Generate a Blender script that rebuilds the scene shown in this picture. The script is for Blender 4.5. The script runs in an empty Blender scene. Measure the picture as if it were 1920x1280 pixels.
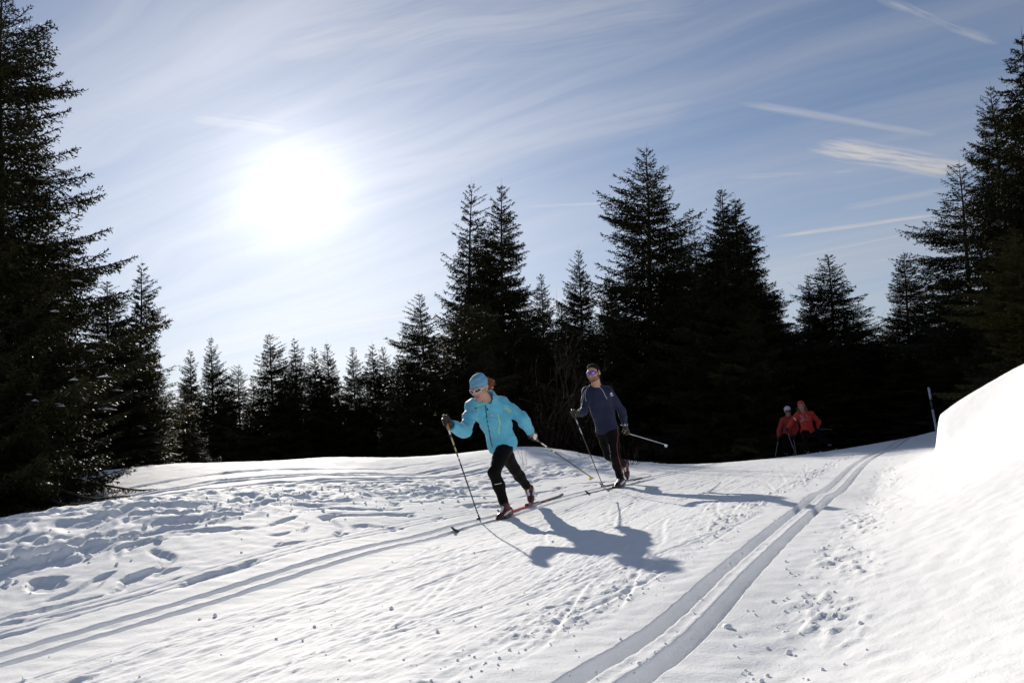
import bpy, math, random
import numpy as np
from mathutils import Vector, Matrix, Euler
from mathutils.bvhtree import BVHTree

rng = np.random.default_rng(7)
random.seed(7)
SC = bpy.context.scene
COL = SC.collection

# ------------------------------------------------------------------ camera
FPX, W0, H0 = 1400.0, 1920.0, 1280.0
PITCH = math.atan(179 / FPX)
ROLL = math.radians(-5.0)
CAMR = Matrix.Rotation(math.pi / 2 + PITCH, 3, 'X') @ Matrix.Rotation(ROLL, 3, 'Z')
cam_data = bpy.data.cameras.new('camera')
cam_data.sensor_width = 36.0
cam_data.lens = 36.0 * FPX / W0
cam_data.clip_start, cam_data.clip_end = 0.05, 5000
cam = bpy.data.objects.new('camera', cam_data)
cam.rotation_euler = CAMR.to_euler()
COL.objects.link(cam)
SC.camera = cam
CR = np.array(CAMR)


def ray(px, py):
    """world direction of a point of the photograph, scaled to one metre of forward (y) travel"""
    d = CR @ np.array([(px - W0 / 2) / FPX, (H0 / 2 - py) / FPX, -1.0])
    return d / d[1]


def P(px, py, y):
    return ray(px, py) * y


# ------------------------------------------------------------------ sun, sky, exposure
_sd = ray(550, 352)
SUN = _sd / np.linalg.norm(_sd)
SUN_EL = math.asin(SUN[2])
SUN_AZ = math.atan2(SUN[0], SUN[1])
sun_data = bpy.data.lights.new('sun', 'SUN')
sun_data.energy = 4.7
sun_data.angle = math.radians(0.55)
sun_data.color = (1.0, 0.925, 0.815)
sun = bpy.data.objects.new('sun', sun_data)
sun.rotation_euler = Vector(SUN).to_track_quat('Z', 'Y').to_euler()
sun.location = (SUN * 60).tolist()
COL.objects.link(sun)

SC.view_settings.view_transform = 'Standard'
SC.view_settings.look = 'None'
SC.view_settings.gamma = 1.0
SC.view_settings.exposure = 0.28
SC.view_settings.use_curve_mapping = False
SC.render.engine = 'CYCLES'
SC.cycles.use_denoising = True
SC.cycles.max_bounces = 6
SC.cycles.transparent_max_bounces = 4

world = bpy.data.worlds.new('World')
SC.world = world
world.use_nodes = True


class NT:
    """small helper to write node graphs as expressions"""
    def __init__(s, tree):
        s.t = tree
        s.t.nodes.clear()

    def n(s, kind, **kw):
        nd = s.t.nodes.new(kind)
        for k, v in kw.items():
            setattr(nd, k, v)
        return nd

    def put(s, sock, v):
        if hasattr(v, 'is_output'):
            s.t.links.new(v, sock)
        else:
            sock.default_value = v

    def m(s, op, a, b=0.0, c=None, clamp=False):
        nd = s.n('ShaderNodeMath', operation=op, use_clamp=clamp)
        s.put(nd.inputs[0], a)
        s.put(nd.inputs[1], b)
        if c is not None:
            s.put(nd.inputs[2], c)
        return nd.outputs[0]

    def dot(s, a, b):
        nd = s.n('ShaderNodeVectorMath', operation='DOT_PRODUCT')
        s.put(nd.inputs[0], a)
        s.put(nd.inputs[1], b)
        return nd.outputs['Value']

    def vec(s, x, y, z):
        nd = s.n('ShaderNodeCombineXYZ')
        for k, v in enumerate((x, y, z)):
            s.put(nd.inputs[k], v)
        return nd.outputs[0]

    def noise(s, v, scale, detail=4.0, rough=0.55, dist=0.0):
        nd = s.n('ShaderNodeTexNoise')
        s.put(nd.inputs['Vector'], v)
        nd.inputs['Scale'].default_value = scale
        nd.inputs['Detail'].default_value = detail
        nd.inputs['Roughness'].default_value = rough
        nd.inputs['Distortion'].default_value = dist
        return nd.outputs['Fac']

    def ramp(s, v, lo, hi, a=0.0, b=1.0, smooth=True):
        nd = s.n('ShaderNodeMapRange', interpolation_type='SMOOTHSTEP' if smooth else 'LINEAR')
        s.put(nd.inputs['Value'], v)
        for k, x in zip(('From Min', 'From Max', 'To Min', 'To Max'), (lo, hi, a, b)):
            nd.inputs[k].default_value = x
        return nd.outputs['Result']

    def mix(s, f, a, b, blend='MIX'):
        nd = s.n('ShaderNodeMix', data_type='RGBA', blend_type=blend)
        s.put(nd.inputs['Factor'], f)
        s.put(nd.inputs['A'], a)
        s.put(nd.inputs['B'], b)
        return nd.outputs['Result']


def c4(c):
    return (c[0], c[1], c[2], 1.0)


def build_world():
    g = NT(world.node_tree)
    out = g.n('ShaderNodeOutputWorld')
    bg = g.n('ShaderNodeBackground')
    g.t.links.new(bg.outputs[0], out.inputs[0])
    sky = g.n('ShaderNodeTexSky', sky_type='NISHITA')
    sky.sun_disc = False
    sky.sun_elevation = SUN_EL
    sky.sun_rotation = SUN_AZ
    sky.altitude = 1300
    sky.air_density, sky.dust_density, sky.ozone_density = 1.0, 0.3, 2.0
    d = g.n('ShaderNodeTexCoord').outputs['Generated']
    nd = g.n('ShaderNodeVectorMath', operation='NORMALIZE')
    g.put(nd.inputs[0], d)
    d = nd.outputs[0]
    sep = g.n('ShaderNodeSeparateXYZ')
    g.put(sep.inputs[0], d)
    up = g.m('MAXIMUM', sep.outputs[2], 0.0)
    inv = g.m('DIVIDE', 1.0, g.m('ADD', up, 0.10))
    u, v = g.m('MULTIPLY', sep.outputs[0], inv), g.m('MULTIPLY', sep.outputs[1], inv)

    def rot(az):   # along / across coordinates of streaks that run towards azimuth az
        ca, sa = math.cos(az), math.sin(az)
        al = g.m('ADD', g.m('MULTIPLY', u, sa), g.m('MULTIPLY', v, ca))
        ac = g.m('SUBTRACT', g.m('MULTIPLY', u, ca), g.m('MULTIPLY', v, sa))
        return al, ac
    al, ac = rot(math.radians(-62))
    warp = g.noise(g.vec(al, ac, 0.0), 0.55, 3.0)
    ac2 = g.m('ADD', ac, g.m('MULTIPLY', g.m('SUBTRACT', warp, 0.5), 0.55))
    s1 = g.noise(g.vec(g.m('MULTIPLY', al, 0.22), g.m('MULTIPLY', ac2, 1.5), 3.1), 1.25, 6.0, 0.52)
    s2 = g.noise(g.vec(g.m('MULTIPLY', al, 0.35), g.m('MULTIPLY', ac2, 5.0), 9.7), 1.5, 6.0, 0.6)
    big = g.noise(g.vec(g.m('MULTIPLY', al, 0.5), ac, 8.3), 0.45, 2.0)
    st = g.m('ADD', g.m('MULTIPLY', s1, 0.65), g.m('MULTIPLY', s2, 0.35))
    streak = g.m('MULTIPLY', g.ramp(st, 0.33, 0.74), g.ramp(big, 0.28, 0.66, 0.30, 1.0))

    def line(pa, pb, half, soft, amp, az=None, frac=2.5):
        """a lone contrail or wisp between two sky directions, on the cloud layer"""
        A, B = [ray(*p) / np.linalg.norm(ray(*p)) for p in (pa, pb)]
        A, B = [q[:2] / (q[2] + 0.10) for q in (A, B)]
        L = np.linalg.norm(B - A)
        t = (B - A) / L
        tt = g.m('ADD', g.m('MULTIPLY', g.m('SUBTRACT', u, float(A[0])), float(t[0])), g.m('MULTIPLY', g.m('SUBTRACT', v, float(A[1])), float(t[1])))
        ss = g.m('ADD', g.m('MULTIPLY', g.m('SUBTRACT', u, float(A[0])), float(t[1])), g.m('MULTIPLY', g.m('SUBTRACT', v, float(A[1])), -float(t[0])))
        wob = g.noise(g.vec(g.m('MULTIPLY', tt, 1.0), 0.0, half * 40), 1.6, 1.5)
        ss = g.m('ADD', ss, g.m('MULTIPLY', g.m('SUBTRACT', wob, 0.5), half * 1.1))
        tn = g.m('DIVIDE', tt, float(L))
        ends = g.m('MULTIPLY', g.ramp(tn, 0.0, 0.25), g.ramp(tn, 0.8, 1.0, 1.0, 0.0))
        gr = g.noise(g.vec(g.m('MULTIPLY', tt, frac * 0.5), g.m('MULTIPLY', ss, 5.0 * frac), half * 77), 2.0, 6.0, 0.65)
        body = g.ramp(g.m('ABSOLUTE', ss), half * (1 - soft), half * (1 + soft), 1.0, 0.0)
        return g.m('MULTIPLY', g.m('MULTIPLY', g.m('MULTIPLY', body, ends), g.ramp(gr, 0.30, 0.62, 0.18, 1.0)), amp)
    wisps = [line((1500, 266), (1830, 326), 0.050, 0.95, 1.2, frac=5.0),
             line((1430, 448), (1790, 398), 0.020, 0.9, 1.0),
             line((1330, 182), (1790, 262), 0.016, 0.95, 0.5),
             line((1610, -18), (1890, 90), 0.012, 0.9, 0.6, frac=5.0),
             line((1440, 492), (1760, 428), 0.016, 0.9, 0.5), line((1470, 520), (1760, 470), 0.030, 0.95, 0.5, frac=5.0), line((1330, 336), (1640, 318), 0.020, 0.95, 0.45, frac=5.0), line((960, 388), (1180, 380), 0.014, 0.9, 0.4), line((1560, 395), (1800, 350), 0.035, 0.95, 0.35, frac=5.0),
             line((600, 612), (800, 584), 0.018, 0.8, 0.7), line((640, 640), (800, 612), 0.012, 0.8, 0.6),
             line((320, 672), (830, 566), 0.09, 0.95, 0.5, frac=1.6),
             line((600, 365), (1420, 165), 0.10, 0.98, 0.38, frac=1.4),
             line((420, 170), (1420, -70), 0.22, 0.98, 0.42, frac=0.9),
             line((330, 215), (560, 245), 0.035, 0.95, 0.5, frac=3.0),
             line((60, 205), (260, 225), 0.022, 0.95, 0.35)]
    tot = g.m('MULTIPLY', streak, 0.52)
    for w_ in wisps:
        tot = g.m('MAXIMUM', tot, w_)
    c = g.m('MAXIMUM', g.dot(d, tuple(SUN)), 0.0)
    # thin cirrus veil scatters sunlight forward: the aureole
    a1 = g.m('POWER', c, 420.0)
    a2 = g.m('POWER', c, 60.0)
    a3 = g.m('POWER', c, 17.0)
    a4 = g.m('POWER', c, 5.0)
    veil = g.m('ADD', g.m('ADD', g.m('MULTIPLY', a1, 0.34), g.m('MULTIPLY', a2, 0.10)), g.m('ADD', g.m('MULTIPLY', a3, 0.165), g.m('MULTIPLY', a4, 0.085)))
    veil = g.m('MULTIPLY', veil, g.m('ADD', 0.75, g.m('MULTIPLY', streak, 0.5)))
    nish = g.n('ShaderNodeVectorMath', operation='MULTIPLY')
    g.put(nish.inputs[0], sky.outputs[0])
    nish.inputs[1].default_value = (SKY_STR * 0.90, SKY_STR * 0.975, SKY_STR * 1.07)
    cl = g.n('ShaderNodeVectorMath', operation='SCALE')
    cl.inputs[0].default_value = (0.44, 0.435, 0.45)
    g.put(cl.inputs['Scale'], g.m('ADD', 0.88, g.m('MULTIPLY', a4, 0.5)))
    low = g.ramp(sep.outputs[2], 0.02, 0.46, 0.66, 0.0)
    tot = g.m('ADD', low, g.m('MULTIPLY', tot, g.m('SUBTRACT', 1.0, g.m('MULTIPLY', low, 0.35))))
    base = g.mix(g.m('MULTIPLY', tot, 0.82, clamp=True), nish.outputs[0], cl.outputs[0])
    vl = g.n('ShaderNodeVectorMath', operation='SCALE')
    vl.inputs[0].default_value = (1.0, 0.945, 0.87)
    g.put(vl.inputs['Scale'], veil)
    fin = g.n('ShaderNodeVectorMath', operation='ADD')
    g.put(fin.inputs[0], base)
    g.put(fin.inputs[1], vl.outputs[0])
    g.put(bg.inputs['Color'], fin.outputs[0])
    bg.inputs['Strength'].default_value = 1.0


SKY_STR = 0.064
build_world()


# ------------------------------------------------------------------ materials
def pmat(name, col, rough=0.6, var=0.0, scale=20.0, bump=0.0, bscale=None, spec=0.5, sheen=0.0, metal=0.0, stretch=None):
    m = bpy.data.materials.new(name)
    m.use_nodes = True
    g = NT(m.node_tree)
    out = g.n('ShaderNodeOutputMaterial')
    b = g.n('ShaderNodeBsdfPrincipled')
    g.t.links.new(b.outputs[0], out.inputs[0])
    b.inputs['Roughness'].default_value = rough
    b.inputs['Metallic'].default_value = metal
    b.inputs['Specular IOR Level'].default_value = spec
    if sheen:
        b.inputs['Sheen Weight'].default_value = sheen
    tc = g.n('ShaderNodeTexCoord').outputs['Object']
    if stretch:
        mp = g.n('ShaderNodeMapping')
        g.put(mp.inputs[0], tc)
        mp.inputs['Scale'].default_value = stretch
        tc = mp.outputs[0]
    if var:
        f = g.noise(tc, scale, 4.0)
        k = g.ramp(f, 0.25, 0.75, 1 - var, 1 + var)
        sc = g.n('ShaderNodeVectorMath', operation='SCALE')
        sc.inputs[0].default_value = col
        g.put(sc.inputs['Scale'], k)
        g.put(b.inputs['Base Color'], sc.outputs[0])
    else:
        b.inputs['Base Color'].default_value = c4(col)
    if bump:
        bn = g.n('ShaderNodeBump')
        bn.inputs['Strength'].default_value = bump
        bn.inputs['Distance'].default_value = 0.01
        g.put(bn.inputs['Height'], g.noise(tc, bscale or scale * 3, 5.0))
        g.put(b.inputs['Normal'], bn.outputs[0])
    return m


def snow_material(name='snow'):
    m = bpy.data.materials.new(name)
    m.use_nodes = True
    g = NT(m.node_tree)
    out = g.n('ShaderNodeOutputMaterial')
    b = g.n('ShaderNodeBsdfPrincipled')
    g.t.links.new(b.outputs[0], out.inputs[0])
    tc = g.n('ShaderNodeTexCoord').outputs['Object']
    f = g.noise(tc, 3.0, 6.0)
    b.inputs['Roughness'].default_value = 0.75
    b.inputs['Specular IOR Level'].default_value = 0.07
    g.put(b.inputs['Base Color'], g.mix(f, (0.86, 0.875, 0.90, 1), (0.93, 0.93, 0.92, 1)))
    n1 = g.noise(tc, 70.0, 5.0, 0.6)
    n2 = g.noise(tc, 260.0, 3.0, 0.6)
    h = g.m('ADD', g.m('MULTIPLY', n1, 0.65), g.m('MULTIPLY', n2, 0.35))
    bn = g.n('ShaderNodeBump')
    bn.inputs['Strength'].default_value = 0.42
    bn.inputs['Distance'].default_value = 0.012
    g.put(bn.inputs['Height'], h)
    g.put(b.inputs['Normal'], bn.outputs[0])
    return m


def needle_material(name, col, tip):
    m = bpy.data.materials.new(name)
    m.use_nodes = True
    g = NT(m.node_tree)
    out = g.n('ShaderNodeOutputMaterial')
    b = g.n('ShaderNodeBsdfPrincipled')
    g.t.links.new(b.outputs[0], out.inputs[0])
    tc = g.n('ShaderNodeTexCoord').outputs['Object']
    oi = g.n('ShaderNodeObjectInfo').outputs['Random']
    f = g.ramp(g.noise(tc, 2.6, 4.0, 0.65), 0.3, 0.75)
    f = g.m('ADD', g.m('MULTIPLY', f, 0.75), g.m('MULTIPLY', oi, 0.25), clamp=True)
    g.put(b.inputs['Base Color'], g.mix(f, c4(col), c4(tip)))
    b.inputs['Roughness'].default_value = 0.55
    b.inputs['Specular IOR Level'].default_value = 0.06
    return m


MAT_SNOW = snow_material()
MAT_NEEDLE = needle_material('spruce_needles', (0.015, 0.0155, 0.007), (0.046, 0.043, 0.017))
MAT_NEEDLE_OLIVE = needle_material('olive_spruce_needles', (0.026, 0.026, 0.010), (0.105, 0.092, 0.030))
MAT_BARK = pmat('spruce_bark', (0.055, 0.040, 0.030), 0.9, 0.45, 9.0, 0.8, 30.0, stretch=(1, 1, 0.35))
MAT_TWIG = pmat('bare_twig_bark', (0.016, 0.009, 0.007), 0.9, 0.35, 8.0, spec=0.1)


# ------------------------------------------------------------------ helpers
def link_mesh(name, verts, faces, mats, parent=None, loc=(0, 0, 0), smooth=False, mat_idx=None, kind=None):
    """faces: (n,3) or (n,4) int array, or a list of polygons"""
    me = bpy.data.meshes.new(name)
    verts = np.asarray(verts, dtype=np.float32)
    if isinstance(faces, np.ndarray):
        k = faces.shape[1]
        me.vertices.add(len(verts))
        me.vertices.foreach_set('co', verts.ravel())
        me.loops.add(faces.size)
        me.loops.foreach_set('vertex_index', faces.astype(np.int32).ravel())
        me.polygons.add(len(faces))
        me.polygons.foreach_set('loop_start', np.arange(0, faces.size, k, dtype=np.int32))
        me.polygons.foreach_set('loop_total', np.full(len(faces), k, dtype=np.int32))
        me.update(calc_edges=True)
    else:
        me.from_pydata(verts.tolist(), [], faces)
        me.update()
    for m in (mats if isinstance(mats, (list, tuple)) else [mats]):
        me.materials.append(m)
    if mat_idx is not None:
        me.polygons.foreach_set('material_index', np.asarray(mat_idx, dtype=np.int32))
    if smooth:
        me.polygons.foreach_set('use_smooth', np.ones(len(me.polygons), dtype=bool))
    me.update()
    o = bpy.data.objects.new(name, me)
    COL.objects.link(o)
    o.location = loc
    if parent is not None:
        o.parent = parent
    if kind:
        o['kind'] = kind
    return o


def tag(o, label, category, group=None):
    o['label'] = label
    o['category'] = category
    if group:
        o['group'] = group
    return o


def empty(name, loc, label, category, group=None):
    e = bpy.data.objects.new(name, None)
    e.empty_display_size = 0.2
    COL.objects.link(e)
    e.location = [float(x) for x in loc]
    return tag(e, label, category, group)


def norm(v):
    v = np.asarray(v, dtype=float)
    return v / (np.linalg.norm(v) + 1e-12)


class MB:
    """collects tubes / boxes / lathes into one mesh"""
    def __init__(s):
        s.v, s.f, s.m = [], [], []

    def add(s, v, f, mi=0):
        b = len(s.v)
        s.v += [tuple(map(float, p)) for p in v]
        s.f += [tuple(i + b for i in q) for q in f]
        s.m += [mi] * len(f)

    def tube(s, pts, rad, n=8, mi=0, cap=True, flat=None):
        pts = [np.asarray(p, float) for p in pts]
        if np.isscalar(rad):
            rad = [rad] * len(pts)
        ref = None
        rings = []
        for i, p in enumerate(pts):
            t = norm(pts[min(i + 1, len(pts) - 1)] - pts[max(i - 1, 0)])
            if ref is None:
                ref = np.array([0, 0, 1.0]) if abs(t[2]) < 0.9 else np.array([1.0, 0, 0])
                if flat is not None:
                    ref = np.asarray(flat, float)
            a = norm(ref - t * np.dot(ref, t))
            b = np.cross(t, a)
            ref = a
            rings.append([p + (a * math.cos(2 * math.pi * k / n) + b * math.sin(2 * math.pi * k / n)) * rad[i] for k in range(n)])
        v = [q for r in rings for q in r]
        f = [(i * n + k, i * n + (k + 1) % n, (i + 1) * n + (k + 1) % n, (i + 1) * n + k) for i in range(len(pts) - 1) for k in range(n)]
        if cap:
            f += [tuple(range(n))[::-1], tuple(range((len(pts) - 1) * n, len(pts) * n))]
        s.add(v, f, mi)

    def ribbon(s, pts, nor, width, thick=0.003, mi=0):
        """a flat band lying on a surface with the given normals"""
        v, f = [], []
        L = len(pts)
        for i in range(L):
            t = norm(np.asarray(pts[min(i + 1, L - 1)]) - np.asarray(pts[max(i - 1, 0)]))
            nn = norm(nor[i])
            sd = norm(np.cross(t, nn))
            w = width[i] if hasattr(width, '__len__') else width
            p = np.asarray(pts[i])
            v += [p - sd * w / 2 - nn * 0.004, p - sd * w / 2 + nn * thick, p + sd * w / 2 + nn * thick, p + sd * w / 2 - nn * 0.004]
        for i in range(L - 1):
            a, b = i * 4, i * 4 + 4
            f += [(a + k, a + (k + 1) % 4, b + (k + 1) % 4, b + k) for k in range(4)]
        f += [(3, 2, 1, 0), tuple(range(L * 4 - 4, L * 4))]
        s.add(v, f, mi)

    def build(s, name, mats, parent=None, loc=(0, 0, 0), smooth=True, kind=None):
        v = np.array(s.v) - np.asarray(loc, float) if parent is None else np.array(s.v) - np.array(parent.location if parent.parent is None else parent.parent.location)
        o = link_mesh(name, v, s.f, mats, parent, loc if parent is None else (0, 0, 0), smooth, s.m, kind)
        return o


# ------------------------------------------------------------------ noise
_perm = rng.permutation(4096)
_gx = np.cos(np.linspace(0, 2 * np.pi, 4096, endpoint=False))
_gy = np.sin(np.linspace(0, 2 * np.pi, 4096, endpoint=False))


def _hash2(i, j, seed):
    return _perm[(_perm[(i + seed * 131) & 4095] + j) & 4095]


def perlin(x, y, seed=0):
    xi, yi = np.floor(x).astype(np.int64), np.floor(y).astype(np.int64)
    xf, yf = x - xi, y - yi
    u, v = xf * xf * xf * (xf * (xf * 6 - 15) + 10), yf * yf * yf * (yf * (yf * 6 - 15) + 10)

    def g(di, dj):
        h = _hash2(xi + di, yi + dj, seed)
        return _gx[h] * (xf - di) + _gy[h] * (yf - dj)
    a = g(0, 0) * (1 - u) + g(1, 0) * u
    b = g(0, 1) * (1 - u) + g(1, 1) * u
    return (a * (1 - v) + b * v) * 1.5


def fbm(x, y, octv=4, seed=0, gain=0.5):
    r, a = 0, 1.0
    for k in range(octv):
        r = r + a * perlin(x * 2 ** k, y * 2 ** k, seed + k)
        a *= gain
    return r


def sstep(x, a, b):
    t = np.clip((x - a) / (b - a), 0, 1)
    return t * t * (3 - 2 * t)


# ------------------------------------------------------------------ terrain
ctrl = []
for px, py, y in [
        (0, 1280, 2.65), (0, 1238, 2.95), (400, 1121, 3.95), (800, 1008, 6.35), (945, 970, 7.8), (1160, 912, 10.4), (1245, 893, 12.0), (1330, 878, 14.0),
        (500, 1280, 2.3), (800, 1150, 3.3), (1000, 1100, 3.8), (1200, 1000, 5.35), (1350, 930, 7.7),
        (1152, 1280, 2.15), (1367, 1086, 3.5), (1549, 926, 6.9), (1600, 873, 10.8), (1654, 841, 15.5), (1512, 851, 16.8), (1690, 826, 18.6), (1600, 838, 17.8),
        (1500, 1280, 2.25), (1640, 935, 6.8), (1430, 862, 15.5),
        (300, 945, 6.2), (300, 873, 11.0), (600, 930, 7.7), (600, 858, 14.0), (900, 905, 10.9), (900, 846, 17.5), (1000, 841, 18.5), (0, 985, 5.4), (20, 968, 8.0), (150, 890, 11.0),
        (1080, 880, 13.5), (1150, 866, 16.0), (1310, 872, 15.3), (450, 900, 9.5), (750, 885, 12.5), (-200, 1010, 6.0)]:
    ctrl.append(P(px, py, y))
for px, py, y, d1, d2 in [(300, 873, 11.0, 1.5, 2.7), (150, 890, 11.0, 1.3, 2.5), (600, 858, 14.0, 1.5, 2.7), (900, 846, 17.5, 1.4, 2.6), (1000, 841, 18.5, 1.3, 2.4), (1150, 866, 16.0, 0.7, 1.6), (1310, 872, 15.3, 0.5, 1.4), (1430, 862, 15.5, 0.25, 1.5), (1512, 851, 16.8, 0.12, 1.3), (1600, 838, 17.8, 0.15, 1.2), (1690, 826, 18.6, 0.2, 1.0)]:
    q = ray(px, py)
    ctrl.append(q * (y + 5) - np.array([0, 0, d1]))
    ctrl.append(q * (y + 15) - np.array([0, 0, d2]))
ctrl += [np.array(t, float) for t in [
    (-40, 60, -4), (0, 70, -4), (40, 60, -2.5), (60, 30, -1), (18, 40, -1.8), (10, 18, -0.7), (14, 14, -0.3), (13, 25, -1.0), (40, 25, -0.8),
    (0.3, -2, -0.65), (6, -3, 0.1), (-6, -3, -0.75), (-14, 4, -0.9), (-25, 20, -3), (25, -20, 1.5), (-25, -25, -1.0), (0, -30, -0.6), (9, 5, 0.25), (-70, 0, -3), (70, 0, 2)]]
ctrl = np.array(ctrl)


def _U(r2):
    return 0.5 * r2 * np.log(r2 + 1e-9)


_n = len(ctrl)
_K = _U(((ctrl[:, None, :2] - ctrl[None, :, :2]) ** 2).sum(-1)) + np.eye(_n) * 0.02
_Q = np.hstack([np.ones((_n, 1)), ctrl[:, :2]])
_A = np.block([[_K, _Q], [_Q.T, np.zeros((3, 3))]])
_sol = np.linalg.solve(_A, np.concatenate([ctrl[:, 2], np.zeros(3)]))


def base_z(x, y):
    x, y = np.asarray(x, float), np.asarray(y, float)
    shp = x.shape
    x, y = x.ravel(), y.ravel()
    out = np.empty(len(x))
    for a in range(0, len(x), 60000):
        xs, ys = x[a:a + 60000], y[a:a + 60000]
        r2 = (xs[:, None] - ctrl[None, :, 0]) ** 2 + (ys[:, None] - ctrl[None, :, 1]) ** 2
        out[a:a + 60000] = _U(r2) @ _sol[:_n] + _sol[_n] + _sol[_n + 1] * xs + _sol[_n + 2] * ys
    r = np.hypot(x, y)
    w = sstep(r, 55, 95)
    out = np.clip(out, -6, 5) * (1 - w) + w * (-3 + 1.2 * perlin(x / 60, y / 60, 90))
    return out.reshape(shp)


def hit_base(px, py):
    """where the line of sight through a photo point meets the smooth terrain"""
    d = ray(px, py)
    ys = np.geomspace(1.2, 45, 1500)
    dz = d[2] * ys - base_z(d[0] * ys, ys)
    k = np.argmax(dz < 0)
    return d * ys[k]


left_px = [(0, 1238), (200, 1179), (400, 1121), (600, 1063), (800, 1002), (925, 968), (1080, 928.5), (1245, 891), (1330, 872)]
right_px = [(1128, 1280), (1246, 1183), (1367, 1086), (1460, 1003), (1549, 926), (1600, 876), (1654, 843), (1684, 829)]
_L = np.array([hit_base(*p) for p in left_px])
_R = np.array([hit_base(*p) for p in right_px])


class Path:
    """smooth x(y) through points, straight beyond its ends"""
    def __init__(s, pts, sig):
        y = np.linspace(pts[0, 1], pts[-1, 1], 600)
        x = np.interp(y, pts[:, 1], pts[:, 0])
        m0 = (x[1] - x[0]) * 600 / 600
        h = y[1] - y[0]
        k = int(3 * sig / h)
        sl0, sl1 = (x[60] - x[0]) / (60 * h), (x[-1] - x[-60]) / (59 * h)
        xe = np.concatenate([x[0] + sl0 * h * np.arange(-k, 0), x, x[-1] + sl1 * h * np.arange(1, k + 1)])
        w = np.exp(-0.5 * (np.arange(-k, k + 1) * h / sig) ** 2)
        s.y, s.x = y, np.convolve(xe, w / w.sum(), 'valid')
        s.d = np.gradient(s.x, y)


_cl, _cr = Path(_L, 0.9), Path(_R, 2.0)


def slope(c, y):
    return np.interp(y, c.y, c.d)


def track_x(c, lim, y):
    yc = np.clip(y, c.y[0], c.y[-1])
    return np.interp(yc, c.y, c.x) + slope(c, yc) * (y - yc)


LIM_L, LIM_R = (_L[0, 1], _L[-1, 1]), (_R[0, 1], _R[-1, 1])


def track_s(c, lim, x, y):
    sl = slope(c, y)
    return (x - track_x(c, lim, y)) / np.sqrt(1 + sl * sl)


def track_dir(c, lim, y):
    return norm([float(slope(c, y)), 1.0, 0.0])


GROOVE = 0.075       # half the spacing of a pair of grooves
BANK_END = None


def groove(s, half, wall, depth):
    a = np.abs(s)
    return -depth * (1 - np.clip((a - half) / wall, 0, 1))


_sr = np.random.default_rng(99)
SCRATCH = [(2.4 * _sr.random() + 0.25, 2.2 + 11 * _sr.random() ** 1.5, math.radians(14 * _sr.standard_normal()), 0.8 + 2.6 * _sr.random(), 0.003 + 0.004 * _sr.random(), 0.010 + 0.008 * _sr.random()) for _ in range(95)]


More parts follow.
